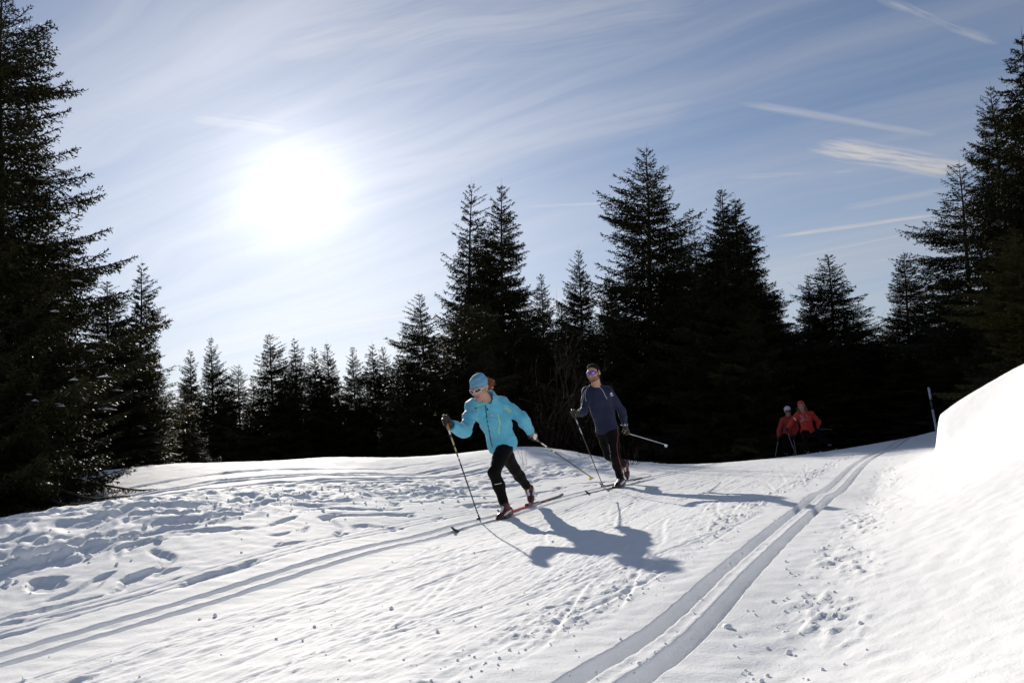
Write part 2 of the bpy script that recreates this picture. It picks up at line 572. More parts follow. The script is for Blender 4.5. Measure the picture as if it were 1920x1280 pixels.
def terrain(x, y, fine=True):
    x, y = np.atleast_1d(np.asarray(x, float)), np.atleast_1d(np.asarray(y, float))
    z = base_z(x, y)
    sl = track_s(_cl, LIM_L, x, y)      # signed distance from the left pair, right positive
    sr = track_s(_cr, LIM_R, x, y)
    t = y / 0.95
    r = np.hypot(x, y)
    if not fine:
        n = 0 * z
    # --- gentle swells
    z = z + 0.014 * perlin(x / 3.1, y / 3.1, 3) * sstep(np.abs(sl), 0.4, 2.0) * sstep(np.abs(sr), 0.4, 1.5)
    far = 1 - sstep(r, 20, 40)
    # --- the snow bank on the right
    rise = 0.26 * sstep(sr, 0.25, 2.3) + 0.16 * np.clip((sr - 0.35) / 1.9, 0, 1) ** 1.6
    r_far = 0.42 * sstep(sr, 0.93, 1.12) + 0.58 * np.clip((sr - 1.0) / 1.3, 0, 1) ** 0.8
    r_mid = 0.94 * np.clip((sr - 0.38) / 1.9, 0, 1) ** 1.28
    w1, w2 = np.clip((y - 0.5) / 8.5, 0, 1), sstep(y, 8.4, 10.4)
    rise = rise * (1 - w1) + r_mid * w1
    rise = rise * (1 - w2) + r_far * w2
    endy = BK_Y + 0.35 * perlin(sr * 1.3, 0 * sr + 4.2, 44) + 0.10 * perlin(sr * 6, 0 * sr + 1.2, 46)
    endm = 1 - sstep(y, endy, endy + 0.45)
    lump = 0.035 * perlin(x * 0.9, y * 0.6, 12) + 0.005 * perlin(x * 2.5, y * 2.2, 13) + 0.0015 * perlin(x * 9, y * 8, 14)
    plate = np.where(sr > 2.15, -0.05 * np.clip(sr - 2.15, 0, 6), 0)
    z = z + (BK_H * rise + plate * (rise > 0) + lump * sstep(sr, 0.7, 1.4)) * endm * (1 - sstep(sr, 8, 12)) * sstep(y, -9, -5)
    if not fine:
        return z
    # --- groomed lane: long scratches and little crumbs
    lane = sstep(sl, 0.20, 0.45) * (1 - sstep(sr, -0.42, -0.22)) * far
    ang1 = math.radians(8)
    across = sl
    rot = across * math.cos(ang1) + t * math.sin(ang1)
    rot2 = across * math.cos(-0.22) + t * math.sin(-0.22)
    sc = (0.0019 * perlin(rot * 30, t * 0.16, 20) + 0.0024 * perlin(across * 46, t * 0.12, 21) + 0.0016 * perlin(rot2 * 26, t * 0.16, 22)) * 0.8 * (0.5 + 0.9 * sstep(fbm(x * .7, y * .5, 2, 19), -.4, .4))
    cut = np.maximum(0, 0.6 - np.abs(perlin(rot * 9, t * 0.35, 23)) * 14) * sstep(perlin(rot * 2.1, t * 0.6, 24), 0.0, 0.25)
    cut2 = np.maximum(0, 0.6 - np.abs(perlin(rot2 * 8, t * 0.3, 27)) * 14) * sstep(perlin(rot2 * 1.9, t * 0.7, 28), 0.05, 0.3)
    crumb = np.clip(perlin(x * 19, y * 19, 25) - 0.55, 0, 1) * sstep(fbm(x * 1.5, y * 0.9, 2, 26), 0.0, 0.45)
    rip = 0.006 * fbm(across * 3.2, t * 0.5, 3, 29)
    z = z + lane * (sc - 0.007 * cut - 0.006 * cut2 + 0.022 * crumb + rip * 0.22)
    # --- rough crumbly strips beside the right pair
    d1 = np.exp(-((sr + 0.48) / 0.13) ** 2) + 0.9 * np.exp(-((sr - 0.47) / 0.17) ** 2) + 0.35 * np.exp(-((sr + 0.85) / 0.25) ** 2)
    cl = np.clip(fbm(x * 17, y * 13, 3, 31, 0.6) - 0.10, 0, 1)
    z = z + far * d1 * (0.020 * cl * 1.25 * sstep(fbm(x * 1.7, y * 1.1, 2, 34), -0.35, 0.35) + 0.006 * perlin(x * 5, y * 3, 35))
    # single scratches left by skis and poles
    for (sa, ta, an, ln, dp, wd) in SCRATCH:
        m = (np.abs(t - ta) < ln) & (np.abs(sl - sa) < 0.6 + ln * 0.35)
        if not m.any():
            continue
        q = (sl[m] - sa) * math.cos(an) - (t[m] - ta) * math.sin(an)
        al = (sl[m] - sa) * math.sin(an) + (t[m] - ta) * math.cos(an)
        q = q - 0.04 * (al / ln) ** 2
        pr = np.exp(-(q / wd) ** 2) - 0.55 * np.exp(-((q - 1.7 * wd) / wd) ** 2)
        z[m] -= lane[m] * dp * pr * (1 - sstep(np.abs(al), ln * 0.35, ln * 0.5))
    # --- grooves
    wob = 0.002 * perlin(t * 1.5, 0 * t, 41) + 0.0012 * perlin(t * 7, 0 * t, 42)
    fade_r = 1 - sstep(y, 19.5, 21)
    for s_, c0 in ((sl, 0), (sr, 1)):
        for sg in (-1, 1):
            ss = s_ - sg * GROOVE + wob 
            half, wall, dep = (0.024, 0.012, 0.042) if c0 == 0 else (0.018, 0.024, 0.056)
            dep = dep * (1 + 0.12 * perlin(t * 1.1, 0 * t + sg, 47))
            z = z + (groove(ss, half, wall, dep) + 0.0028 * np.exp(-((np.abs(ss) - half - wall - 0.010) / 0.012) ** 2) * (0.6 + 0.6 * perlin(t * 7, 0 * t + sg, 49))) * far * (fade_r if c0 else 1 - sstep(y, 17, 19))
            fl = (1 - sstep(np.abs(ss), half, half + 0.02)) * far
            z = z + fl * 0.012 * np.clip(perlin(x * 25, y * 16, 48) - 0.42, 0, 1)
    # --- ploughed, trampled belt left of the left pair
    ls = -sl
    b1 = sstep(ls, 0.24, 0.42) * (1 - sstep(ls, 0.9, 1.25))
    wx = fbm(x * 0.9, y * 0.9, 2, 50) * 0.35
    g1 = np.maximum(0, 1 - np.abs((ls - 0.33) / 0.015)) + np.maximum(0, 1 - np.abs((ls - 0.39) / 0.015)) + np.maximum(0, 1 - np.abs((ls - 0.46) / 0.015))
    z = z - far * 0.005 * np.clip(g1, 0, 1)
    hole = sstep(perlin((ls + wx) * 5.0, t * 1.5, 52) + 0.12 * perlin(x * 14, y * 14, 54), 0.40, 0.52)
    hole2 = sstep(perlin((ls + wx) * 7.5, t * 2.0, 53), 0.44, 0.56)
    z = z - far * (b1 + sstep(ls, 0.8, 1.2) * (1 - sstep(ls, 2.0, 2.6)) * 0.6) * (0.030 * hole + 0.018 * hole2)
    b2 = sstep(ls, 1.05, 1.45) * (1 - sstep(ls, 2.5, 3.0))
    rg = 1 - np.abs(fbm((ls + wx) * 2.9, t * 0.75, 3, 55, 0.55))
    rg2 = 1 - np.abs(perlin((ls + wx) * 7.5, t * 2.6, 58))
    lum = np.clip(fbm(x * 6.5, y * 5.0, 3, 60, 0.6), -0.4, 1)
    brk = sstep(fbm(x * 0.8, y * 0.7, 2, 63), -0.45, 0.2)
    z = z + far * b2 * (0.062 * (rg - 0.72) + 0.020 * (rg2 - 0.6) + 0.026 * lum * brk)
    # older ski tracks beyond the belt
    for off, a, w_ in ((2.75, .035, .035), (2.98, .035, .035), (3.45, .03, .03), (3.68, .03, .03), (4.3, .022, .03)):
        ss = ls - off - 0.10 * np.sin(t * 0.45 + off) - wx * 0.25
        z = z - far * a * np.exp(-(ss / w_) ** 2) * (1 - sstep(y, 12.5, 15))
        z = z + far * 0.5 * a * np.exp(-((ss - 0.075) / 0.04) ** 2) * (0.6 + perlin(t * 3, 0 * t + off, 65)) * (1 - sstep(y, 12.5, 15))
    z = z + far * 0.010 * fbm(x * 2.0, y * 1.2, 3, 67) * sstep(ls, 2.6, 3.2)
    # kicked snow in front of the camera bank
    z = z + far * 0.004 * fbm(x * 9, y * 9, 3, 70)
    return z


BK_H, BK_Y = 1.05, 11.2
def build_ground():
    """one sheet; its columns follow the two pairs of tracks so that their edges stay crisp"""
    yr = np.concatenate([-np.geomspace(900, 1.0, 34), np.array([-0.6, -0.2, 0.2, 0.6, 0.95, 1.2, 1.4]), np.geomspace(1.6, 30, 440, endpoint=False), np.geomspace(30, 900, 50)])
    yt = np.clip(yr, -8, 24)
    xl, xr = track_x(_cl, LIM_L, yt), track_x(_cr, LIM_R, yt)
    half = 0.34
    gap = np.maximum(xr - xl - 2 * half, 0.25)
    xr = xl + gap + 2 * half
    ext = np.clip(np.abs(yr), 2.0, 60) * 0.80 + 0.8
    lo_span = np.maximum(xl - half + ext, 1.0)
    hi_span = np.maximum(ext + 0.5 - xr - half, 1.0)

    def fine_offsets():
        a = []
        for g_ in (-GROOVE, GROOVE):
            a += list(g_ + np.concatenate([np.linspace(-.064, -.012, 14), [0.0], np.linspace(.012, .064, 14)]))
        a += list(np.linspace(-.34, -.2, 7)) + list(np.linspace(.2, .34, 7)) + [-.03, -.015, 0, .015, .03]
        return np.unique(np.round(a, 4))
    fo = fine_offsets()
    n_l, n_m, n_r = 330, 290, 190
    cols = []
    for k in np.geomspace(880, 1.0, 30):
        cols.append(xl - half - lo_span - k)
    for q in np.linspace(1, 0, n_l, endpoint=False):
        cols.append(xl - half - lo_span * q ** 1.15)
    for q in fo:
        cols.append(xl + q)
    for q in np.linspace(0, 1, n_m + 2)[1:-1]:
        cols.append(xl + half + gap * q)
    for q in fo:
        cols.append(xr + q)
    for q in np.linspace(0, 1, n_r + 1)[1:]:
        cols.append(xr + half + hi_span * q ** 1.15)
    for k in np.geomspace(1.0, 880, 30):
        cols.append(xr + half + hi_span + k)
    X = np.array(cols)
    nc, nr = X.shape
    Y = np.broadcast_to(yr, X.shape)
    Z = terrain(X.ravel(), Y.ravel(), True).reshape(X.shape)
    v = np.stack([X, Y, Z], -1).reshape(-1, 3)
    idx = np.arange(nc * nr).reshape(nc, nr)
    f = np.stack([idx[:-1, :-1], idx[1:, :-1], idx[1:, 1:], idx[:-1, 1:]], -1).reshape(-1, 4)
    return link_mesh('snow_ground', v, f, MAT_SNOW, smooth=True, kind='structure')


ground = build_ground()


def gz(x, y, fine=False):
    return float(terrain(np.array([float(x)]), np.array([float(y)]), fine)[0])


def snow_clods():
    """loose crumbs kicked out of the tracks"""
    ico_v = np.array([(0, 0, 1), (.89, 0, .45), (.28, .85, .45), (-.72, .53, .45), (-.72, -.53, .45), (.28, -.85, .45), (.72, .53, -.45), (-.28, .85, -.45), (-.89, 0, -.45), (-.28, -.85, -.45), (.72, -.53, -.45), (0, 0, -1)])
    ico_f = np.array([(0, 1, 2), (0, 2, 3), (0, 3, 4), (0, 4, 5), (0, 5, 1), (1, 6, 2), (2, 7, 3), (3, 8, 4), (4, 9, 5), (5, 10, 1), (6, 7, 2), (7, 8, 3), (8, 9, 4), (9, 10, 5), (10, 6, 1), (11, 7, 6), (11, 8, 7), (11, 9, 8), (11, 10, 9), (11, 6, 10)])
    pts = []
    for off, sd, n, ymax, s0 in ((-0.44, .08, 260, 11, .004), (0.45, .12, 220, 10, .0042), (0.0, .05, 50, 9, .0045), (-0.10, .03, 60, 8, .004), (-1.3, .8, 120, 10, .004)):
        y = 1.6 * (ymax / 1.6) ** rng.random(n)
        s = off + sd * rng.standard_normal(n)
        x = track_x(_cr, LIM_R, y) + s
        pts.append(np.stack([x, y, s0 * np.exp(0.5 * rng.standard_normal(n))], -1))
    y = 2.5 * (11 / 2.5) ** rng.random(600)
    s = -1.75 + .45 * rng.standard_normal(600)
    pts.append(np.stack([track_x(_cl, LIM_L, y) + s, y, .010 * np.exp(.5 * rng.standard_normal(600))], -1))
    pts = np.vstack(pts)
    z = terrain(pts[:, 0], pts[:, 1], True)
    n = len(pts)
    sz = pts[:, 2][:, None, None] * (0.75 + 0.5 * rng.random((n, 12, 1))) * np.stack([np.ones(n), 0.7 + .6 * rng.random(n), .6 + .3 * rng.random(n)], -1)[:, None, :]
    v = ico_v[None] * sz + np.stack([pts[:, 0], pts[:, 1], z + pts[:, 2] * 0.3], -1)[:, None, :]
    f = (ico_f[None] + (np.arange(n) * 12)[:, None, None]).reshape(-1, 3)
    o = link_mesh('snow_clods', v.reshape(-1, 3), f, MAT_SNOW, smooth=True, kind='stuff')
    tag(o, 'loose crumbs of snow scattered along the edges of the ski tracks', 'snow')


snow_clods()


# ------------------------------------------------------------------ spruces
def blades(o, d, l, per_m, length, width, r, scl=1.0):
    """needle blades around shoots: arrays of origin, unit direction, length"""
    n = np.maximum(3, np.ceil(l * per_m)).astype(int)
    idx = np.repeat(np.arange(len(l)), n)
    k = np.concatenate([np.arange(m) for m in n])
    u = (k + r.random(len(k))) / n[idx]
    dd = d[idx]
    p = o[idx] + dd * (l[idx] * u)[:, None]
    ref = np.where(np.abs(dd[:, 2:3]) < 0.9, np.array([[0, 0, 1.0]]), np.array([[1.0, 0, 0]]))
    a = np.cross(dd, ref)
    a /= np.linalg.norm(a, axis=1, keepdims=True)
    b = np.cross(dd, a)
    ph = r.random(len(k)) * 2 * np.pi
    side = a * np.cos(ph)[:, None] + b * np.sin(ph)[:, None] * 0.8
    scl = np.broadcast_to(scl, l.shape)
    ln = scl[idx] * length * (0.75 + 0.5 * r.random(len(k))) * (1 - 0.35 * u)
    bl = (dd * 0.62 + side * 0.78) * ln[:, None]
    w = dd * (scl[idx] * width * (0.8 + 0.4 * r.random(len(k))))[:, None]
    v = np.stack([p - w * 0.5, p + w * 0.5, p + bl], 1).reshape(-1, 3)
    # shoot tips
    v2 = np.stack([o + a_perp(d) * 0.004, o - a_perp(d) * 0.004, o + d * (l * 1.08)[:, None]], 1).reshape(-1, 3)
    return np.vstack([v, v2])


def a_perp(d):
    ref = np.where(np.abs(d[:, 2:3]) < 0.9, np.array([[0, 0, 1.0]]), np.array([[1.0, 0, 0]]))
    a = np.cross(d, ref)
    return a / np.linalg.norm(a, axis=1, keepdims=True)


def branch_shoots(b0, out, L, e0, curv, r, spacing, droop, sub, spread=0.42):
    """all shoots of one branch: axis pieces, side twigs and their twiglets"""
    side = np.array([-out[1], out[0], 0.0])
    ns = max(5, int(L / spacing))
    u = (np.arange(ns) + 0.2 + 0.6 * r.random(ns)) / ns
    u = u ** 0.9
    wav = 0.06 * L * np.sin(u * 5 + r.random() * 6)
    pos = b0 + out * (L * u)[:, None] + np.array([0, 0, 1.0]) * (L * (math.tan(e0) * u + curv * u * u))[:, None] + side * wav[:, None] * 0.5
    tz = math.tan(e0) + 2 * curv * u
    tan = out[None] + np.array([0, 0, 1.0])[None] * tz[:, None]
    tan /= np.linalg.norm(tan, axis=1, keepdims=True)
    O, D, Ln = [pos], [tan], [np.full(ns, L / ns * 1.25)]
    keep = u > 0.08
    o1 = np.repeat(pos[keep], 2, 0)
    u1 = np.repeat(u[keep], 2)
    t1 = np.repeat(tan[keep], 2, 0)
    sg = np.tile([1.0, -1.0], keep.sum())
    ang = np.radians(52 + 16 * (r.random(len(u1)) - 0.5))
    dz = -droop * (0.3 + 1.6 * r.random(len(u1))) + 0.22 * (r.random(len(u1)) - 0.5)
    d1 = t1 * np.cos(ang)[:, None] + side[None] * (sg * np.sin(ang))[:, None] + np.array([0, 0, 1.0])[None] * dz[:, None]
    d1 /= np.linalg.norm(d1, axis=1, keepdims=True)
    l1 = np.clip(spread * L * (1 - u1) + 0.03 + 0.05 * min(1.0, L), 0.045, 0.66) * (0.6 + 0.55 * r.random(len(u1))) * np.clip(u1 / 0.3, 0.45, 1)
    O.append(o1)
    D.append(d1)
    Ln.append(l1)
    if sub:
        big = l1 > 0.13
        if big.any():
            ob, db, lb = o1[big], d1[big], l1[big]
            nn = np.maximum(2, (lb / 0.062).astype(int))
            ix = np.repeat(np.arange(len(lb)), nn)
            kk = np.concatenate([np.arange(m) for m in nn])
            uu = (kk + 0.6 + 0.3 * r.random(len(kk))) / (nn[ix] + 0.6)
            sg2 = np.where(kk % 2 == 0, 1.0, -1.0)
            dbx = db[ix]
            sd = np.cross(dbx, np.array([0, 0, 1.0]))
            sd /= np.linalg.norm(sd, axis=1, keepdims=True) + 1e-9
            d2 = dbx * 0.68 + sd * (0.72 * sg2)[:, None] + np.array([0, 0, -1.0]) * (droop * 0.8 + 0.12 + 0.55 * (r.random(len(kk)) - 0.4))[:, None]
            d2 /= np.linalg.norm(d2, axis=1, keepdims=True)
            l2 = np.clip(0.42 * lb[ix] * (1 - uu) + 0.045, 0.04, 0.2) * (0.7 + 0.5 * r.random(len(kk)))
            O.append(ob[ix] + dbx * (lb[ix] * uu)[:, None])
            D.append(d2)
            Ln.append(l2)
    return np.vstack(O), np.vstack(D), np.concatenate(Ln), pos


def spruce_meshes(seed, H, R, dens=1.0, droop=0.12, upturn=0.22, low=0.015, power=0.85, per_m=40, irregular=0.2, spread=0.42, mat=None, need=0.075, wfac=0.46):
    r = np.random.default_rng(seed)
    O, D, Ln, S = [], [], [], []
    tw = MB()
    z = low * H
    az = r.random() * 6.28
    lobes = r.random(4) * 6.28
    while z < H * 0.975:
        h = z / H
        n = 8 if h < 0.8 else (6 if h < 0.92 else 4)
        prof = (1 - h) ** power * (1 if h > 0.12 else 0.82 + 1.5 * h)
        whirl = 1 + irregular * (r.random() - 0.5) * 1.2
        for k in range(n):
            a = az + k * 2 * math.pi / n + (r.random() - 0.5) * 0.5
            L = R * prof * whirl * (0.72 + 0.42 * r.random()) * (1 + irregular * math.sin(a + lobes[int(h * 3.99)]))
            inter = k % 2 == 1 and k < 6
            if inter:
                L *= 0.5 + 0.4 * r.random()
            elif r.random() < 0.08:
                L *= 1.1
            L = max(L * (1 if h < 0.9 else 0.42 + 5.8 * (1 - h)), 0.06)
            e0 = np.interp(h, [0, 0.25, 0.6, 0.85, 1.0], [-0.46, -0.30, 0.02, 0.40, 0.80]) + (r.random() - 0.5) * 0.22
            cv = np.interp(h, [0, 0.3, 0.7, 1.0], [upturn * 1.1, upturn, upturn * 0.6, 0.0])
            out = np.array([math.cos(a), math.sin(a), 0.0])
            b0 = np.array([0, 0, min(z + (r.random() - 0.5) * (0.24 if inter else 0.08), H * 0.97)]) + out * 0.02
            o, d, l, pos = branch_shoots(b0, out, L, e0, cv, r, 0.07 / dens ** 0.5, droop * np.interp(h, [0, .7, 1], [1.3, 1, .1]), L > 0.3, spread)
            O.append(o)
            D.append(d)
            Ln.append(l)
            S.append(np.full(len(l), min(1.0, 0.34 + 4.2 * (1 - h))))
            if L > 0.25:
                tw.tube([b0] + [pos[i] for i in range(0, len(pos), max(1, len(pos) // 4))], [0.004 + 0.010 * L * (1 - q) for q in np.linspace(0, 0.95, 1 + len(range(0, len(pos), max(1, len(pos) // 4))))], 3, 0, False)
        az += 2.4
        z += (0.165 + 0.06 * r.random()) * np.interp(h, [0, .6, 1], [1.2, 1.0, 0.75]) / dens ** 0.5
    O, D, Ln, S = np.vstack(O), np.vstack(D), np.concatenate(Ln), np.append(np.concatenate(S), 0.3)
    # leader
    top = np.array([[0, 0, H * 0.955]])
    O = np.vstack([O, top])
    D = np.vstack([D, [[0, 0, 1.0]]])
    Ln = np.append(Ln, H * 0.055)
    v = blades(O, D, Ln, per_m, need, need * wfac, r, S)
    nf = len(v) // 3
    f = np.arange(nf * 3).reshape(-1, 3)
    me_v = np.vstack([v, np.array(tw.v)]) if tw.v else v
    fl = [tuple(t) for t in tw.f]
    tris = np.array([(q[0], q[1], q[2]) for q in fl] + [(q[0], q[2], q[3]) for q in fl]) + len(v)
    f = np.vstack([f, tris])
    mi = np.concatenate([np.zeros(nf), np.ones(len(tris))])
    crown = (me_v, f, mi, mat or MAT_NEEDLE)
    tm = MB()
    zz = np.linspace(-0.5, H * 0.96, 9)
    tm.tube([(0.02 * H * 0.1 * math.sin(q * 2), 0, q) for q in zz], [max(0.006, 0.011 * H * (1 - max(q, 0) / H) ** 0.85 + 0.004) for q in zz], 8)
    return crown, tm


class SpruceKind:
    def __init__(s, seed, H, R, **kw):
        s.H, s.R = H, R
        (v, f, mi, mat), tm = spruce_meshes(seed, H, R, **kw)
        s.tris = len(f)
        s.crown = bpy.data.meshes.new('crown')
        o = link_mesh('crown', v, f, [mat, MAT_BARK], mat_idx=mi)
        s.crown = o.data
        bpy.data.objects.remove(o)
        o = tm.build('trunk', MAT_BARK)
        s.trunk = o.data
        bpy.data.objects.remove(o)


KINDS = {
    'dense': SpruceKind(11, 7.0, 1.75, dens=1.7, droop=0.26, power=0.82, per_m=25, irregular=0.22, spread=0.52),
    'slim': SpruceKind(23, 7.0, 1.15, dens=1.7, droop=0.50, power=0.72, per_m=27, irregular=0.30, upturn=0.14, spread=0.66),
    'broad': SpruceKind(37, 7.0, 2.1, dens=1.7, droop=0.22, power=0.78, per_m=25, irregular=0.22, upturn=0.36, spread=0.46, need=0.066),
    'shaggy': SpruceKind(41, 7.0, 1.5, dens=1.4, droop=0.36, power=0.64, per_m=26, irregular=0.42, upturn=0.18, spread=0.56, mat=MAT_NEEDLE_OLIVE),
    'gaunt': SpruceKind(59, 7.0, 1.45, dens=0.85, droop=0.36, power=0.62, per_m=30, irregular=0.4, upturn=0.26, spread=0.38),
}
print('SPRUCE TRIS', {k: v.tris for k, v in KINDS.items()})


def spruce(kind, apex_px, y, half_px, label, group=None, lean=0.0, base=None, rz=None, wide_at=None, name='spruce_tree'):
    """a spruce whose tip stands at photo point apex_px when seen y metres away; half_px: its half width low down"""
    k = KINDS[kind]
    tip = P(apex_px[0], apex_px[1], y)
    # let it lean a little: foot of the trunk
    b = base if base is not None else gz(tip[0], tip[1])
    H = tip[2] - b
    foot = np.array([tip[0] + lean * H, tip[1], b])
    root = empty(name, foot, label, 'tree', group)
    root.rotation_euler = (0, math.atan2(-lean * H, H), 0)
    s = H / k.H
    w = 1.22 * half_px / FPX * y / k.R
    a = random.uniform(0, 6.28) if rz is None else rz
    for nm, me in (('trunk', k.trunk), ('crown', k.crown)):
        o = bpy.data.objects.new(nm, me)
        COL.objects.link(o)
        o.parent = root
        o.rotation_euler = (0, 0, a)
        o.scale = (w, w, s) if nm == 'crown' else ((w + s) / 2, (w + s) / 2, s)
    return root


# kind, tip (photo px), distance, half width px, label, lean
TREES = [
    ('broad', (2, -48), 8.8, 272, 'huge dark spruce at the left edge, rising out of the top of the picture', 0.0),
    ('dense', (200, 520), 13.5, 125, 'broad greyish spruce tucked against the right side of the huge edge spruce', 0.0),
    ('shaggy', (262, 640), 14.5, 110, 'low olive spruce in front of the slender drooping spruce', 0.0),
    ('slim', (266, 483), 19.0, 78, 'slender drooping spruce just right of the huge edge spruce', -0.03),
    ('dense', (352, 700), 22.0, 66, 'short spruce below the slender drooping spruce, its skirt touching the snow', 0.0),
    ('slim', (357, 648), 33.0, 46, 'small pointed spruce left of the one with the star shaped tip', 0.0),
    ('dense', (395, 626), 34.0, 62, 'pointed spruce with a star shaped tip in the left gap', 0.0),
    ('shaggy', (446, 678), 35.0, 58, 'lowest spruce of the left gap, ragged tip under the open sky', 0.0),
    ('dense', (505, 620), 34.0, 110, 'wide brownish spruce standing forward in the left tree line', 0.0),
    ('slim', (551, 628), 37.0, 52, 'narrow spruce rising behind the right shoulder of the wide brownish spruce', 0.0),
    ('slim', (588, 643), 38.0, 46, 'left one of two narrow twin spruces in the left tree line', 0.0),
    ('dense', (612, 638), 37.0, 68, 'right one of two narrow twin spruces in the left tree line', 0.0),
    ('dense', (660, 644), 38.0, 58, 'lone conical spruce standing clear between two notches of sky', 0.0),
    ('slim', (697, 638), 39.0, 48, 'left spruce of the close pair beside the tall light flecked spruce', 0.0),
    ('dense', (718, 644), 38.0, 64, 'right spruce of the close pair beside the tall light flecked spruce', 0.0),
    ('dense', (785, 543), 31.0, 112, 'tall pointed spruce left of the highest pair, over the woman in blue', 0.0),
    ('gaunt', (884, 334), 48.0, 100, 'tall gaunt spruce with a rounded ragged top, left of the highest pair', -0.10),
    ('dense', (940, 336), 46.0, 128, 'tall dense spruce, right of the highest pair, over the woman in blue', -0.07),
    ('shaggy', (862, 560), 34.0, 95, 'olive tinted spruce filling the foot of the highest pair', -0.04),
    ('dense', (1015, 505), 44.0, 70, 'spruce with a ragged shoulder just right of the highest pair', -0.06),
    ('dense', (1084, 459), 35.0, 84, 'mid height spruce left of the small one in the central gap', -0.05),
    ('slim', (1140, 490), 36.0, 50, 'small narrow spruce in the central gap of sky', -0.04),
    ('broad', (1212, 266), 31.0, 205, 'largest spruce of the middle, wide with upswept branches, behind the man in navy', -0.08),
    ('dense', (1352, 345), 25.0, 132, 'tall spruce right of the largest middle spruce, left half of a double top', -0.06),
    ('dense', (1378, 362), 26.0, 168, 'tall spruce right of the largest middle spruce, right half of a double top', -0.10),
    ('shaggy', (1400, 560), 24.0, 78, 'olive green spruce whose bough reaches out over the red skiers', -0.04),
    ('slim', (1514, 508), 30.0, 46, 'small spruce showing its tip left of the pointed spruce over the red skiers', -0.05),
    ('dense', (1553, 469), 28.0, 130, 'pointed spruce standing directly over the skiers in red', -0.07),
    ('dense', (1694, 468), 27.0, 95, 'conical spruce in the notch of sky over the marker pole', -0.08),
    ('gaunt', (1798, 298), 21.0, 120, 'spruce with tiered open branches at the left of the right hand grove', -0.09),
    ('dense', (1855, 150), 18.0, 105, 'very tall slim spruce, second from the right edge', -0.07),
    ('slim', (1914, 48), 16.5, 125, 'tallest spruce at the right edge, above the snow bank', -0.09),
    ('dense', (1985, 120), 15.0, 150, 'greenish spruce cut by the right edge of the picture', -0.06),
    ('shaggy', (1900, 420), 14.2, 95, 'yellow green young spruce just behind the snow bank', -0.06),
]
for i, (kd, ap, yy, hw, lb, ln) in enumerate(TREES):
    spruce(kd, ap, yy, hw, lb, 'spruces round the clearing', ln + random.uniform(-0.012, 0.012))

# the forest behind and between, one tree after another
FILL = [(-60, 300, 17, 170), (90, 470, 18, 140), (60, 640, 12.0, 130), (150, 700, 24, 90), (320, 760, 27, 70), (415, 740, 44, 60), (475, 700, 43, 60), (535, 690, 45, 70), (570, 700, 46, 60), (630, 700, 47, 70), (685, 690, 45, 60), (745, 660, 42, 70), (740, 720, 33, 70),
        (830, 620, 38, 80), (905, 560, 38, 90), (985, 560, 37, 90), (1050, 560, 38, 90), (960, 640, 24, 95), (1040, 650, 25, 100), (1110, 600, 27, 80), (1170, 570, 24, 95), (1250, 470, 24, 120), (1300, 430, 23, 110), (1290, 560, 17.5, 120), (1180, 640, 19.0, 90),
        (1440, 530, 24, 100), (1400, 480, 26, 100), (1470, 600, 22, 85), (1500, 640, 24, 90), (1560, 620, 23.5, 90), (1600, 590, 31, 90), (1640, 640, 30, 75), (1660, 600, 34, 80), (1700, 650, 25, 85), (1740, 610, 25, 90), (1770, 520, 26, 90), (1640, 700, 26, 80), (1760, 690, 21, 80), (1810, 560, 19.5, 80), (1860, 520, 21, 110),
        (1420, 700, 20.8, 90), (1530, 700, 26.5, 90), (1600, 690, 25.5, 90), (2060, 260, 20, 150), (-180, 100, 12, 230), (-120, 500, 26, 140), (2120, 60, 14, 190)]
for px, py, yy, hw in FILL:
    if 1150 < px < 1330:
        yy = max(yy, 34 + (px % 7) * .5)
    elif 880 < px <= 1150:
        yy = max(yy, 35 + (px % 7) * .5)
    elif 1330 <= px < 1450:
        yy = max(yy, 28 + (px % 5) * .5)
    elif 1450 <= px < 1700:
        yy = max(yy, 25 + (px % 5) * .5)
    spruce(random.choice(['dense', 'dense', 'shaggy', 'slim']), (px, py), yy, hw, 'dark spruce half hidden in the dense forest behind the front row', 'hidden spruces of the dense forest', random.uniform(-0.06, 0.02))


# ------------------------------------------------------------------ implicit-surface bodies
def fcone(a, b, ra, rb, k=0.02, tag=0, flat=None):
    """tapered capsule; flat=(axis, factor) squeezes it along an axis"""
    return dict(t='cone', a=np.asarray(a, float), b=np.asarray(b, float), ra=ra, rb=rb, k=k, tag=tag, flat=flat)


def fell(c, r, rot=None, k=0.02, tag=0):
    """ellipsoid with radii r along the columns of rot"""
    return dict(t='ell', c=np.asarray(c, float), r=np.asarray(r, float), rot=np.eye(3) if rot is None else np.asarray(rot, float), k=k, tag=tag)


def sub(p):
    p['sub'] = True
    return p


def _sd(p, X):
    if p['t'] == 'cone':
        a, b = p['a'], p['b']
        if p['flat'] is not None:
            ax, fac = norm(p['flat'][0]), p['flat'][1]
            M = np.eye(3) + np.outer(ax, ax) * (1 / fac - 1)
            X, a, b = X @ M.T, M @ a, M @ b
        d = b - a
        t = np.clip(((X - a) @ d) / (d @ d + 1e-12), 0, 1)
        r = p['ra'] + (p['rb'] - p['ra']) * t
        q = X - a - t[..., None] * d
        return np.sqrt((q * q).sum(-1)) - r
    q = (X - p['c']) @ p['rot']
    s = q / p['r']
    k0 = np.sqrt((s * s).sum(-1))
    s2 = s / p['r']
    k1 = np.sqrt((s2 * s2).sum(-1)) + 1e-9
    return k0 * (k0 - 1.0) / k1


def _bb(p, m):
    if p['t'] == 'cone':
        r = max(p['ra'], p['rb']) + m
        return np.minimum(p['a'], p['b']) - r, np.maximum(p['a'], p['b']) + r
    r = p['r'].max() + m
    return p['c'] - r, p['c'] + r


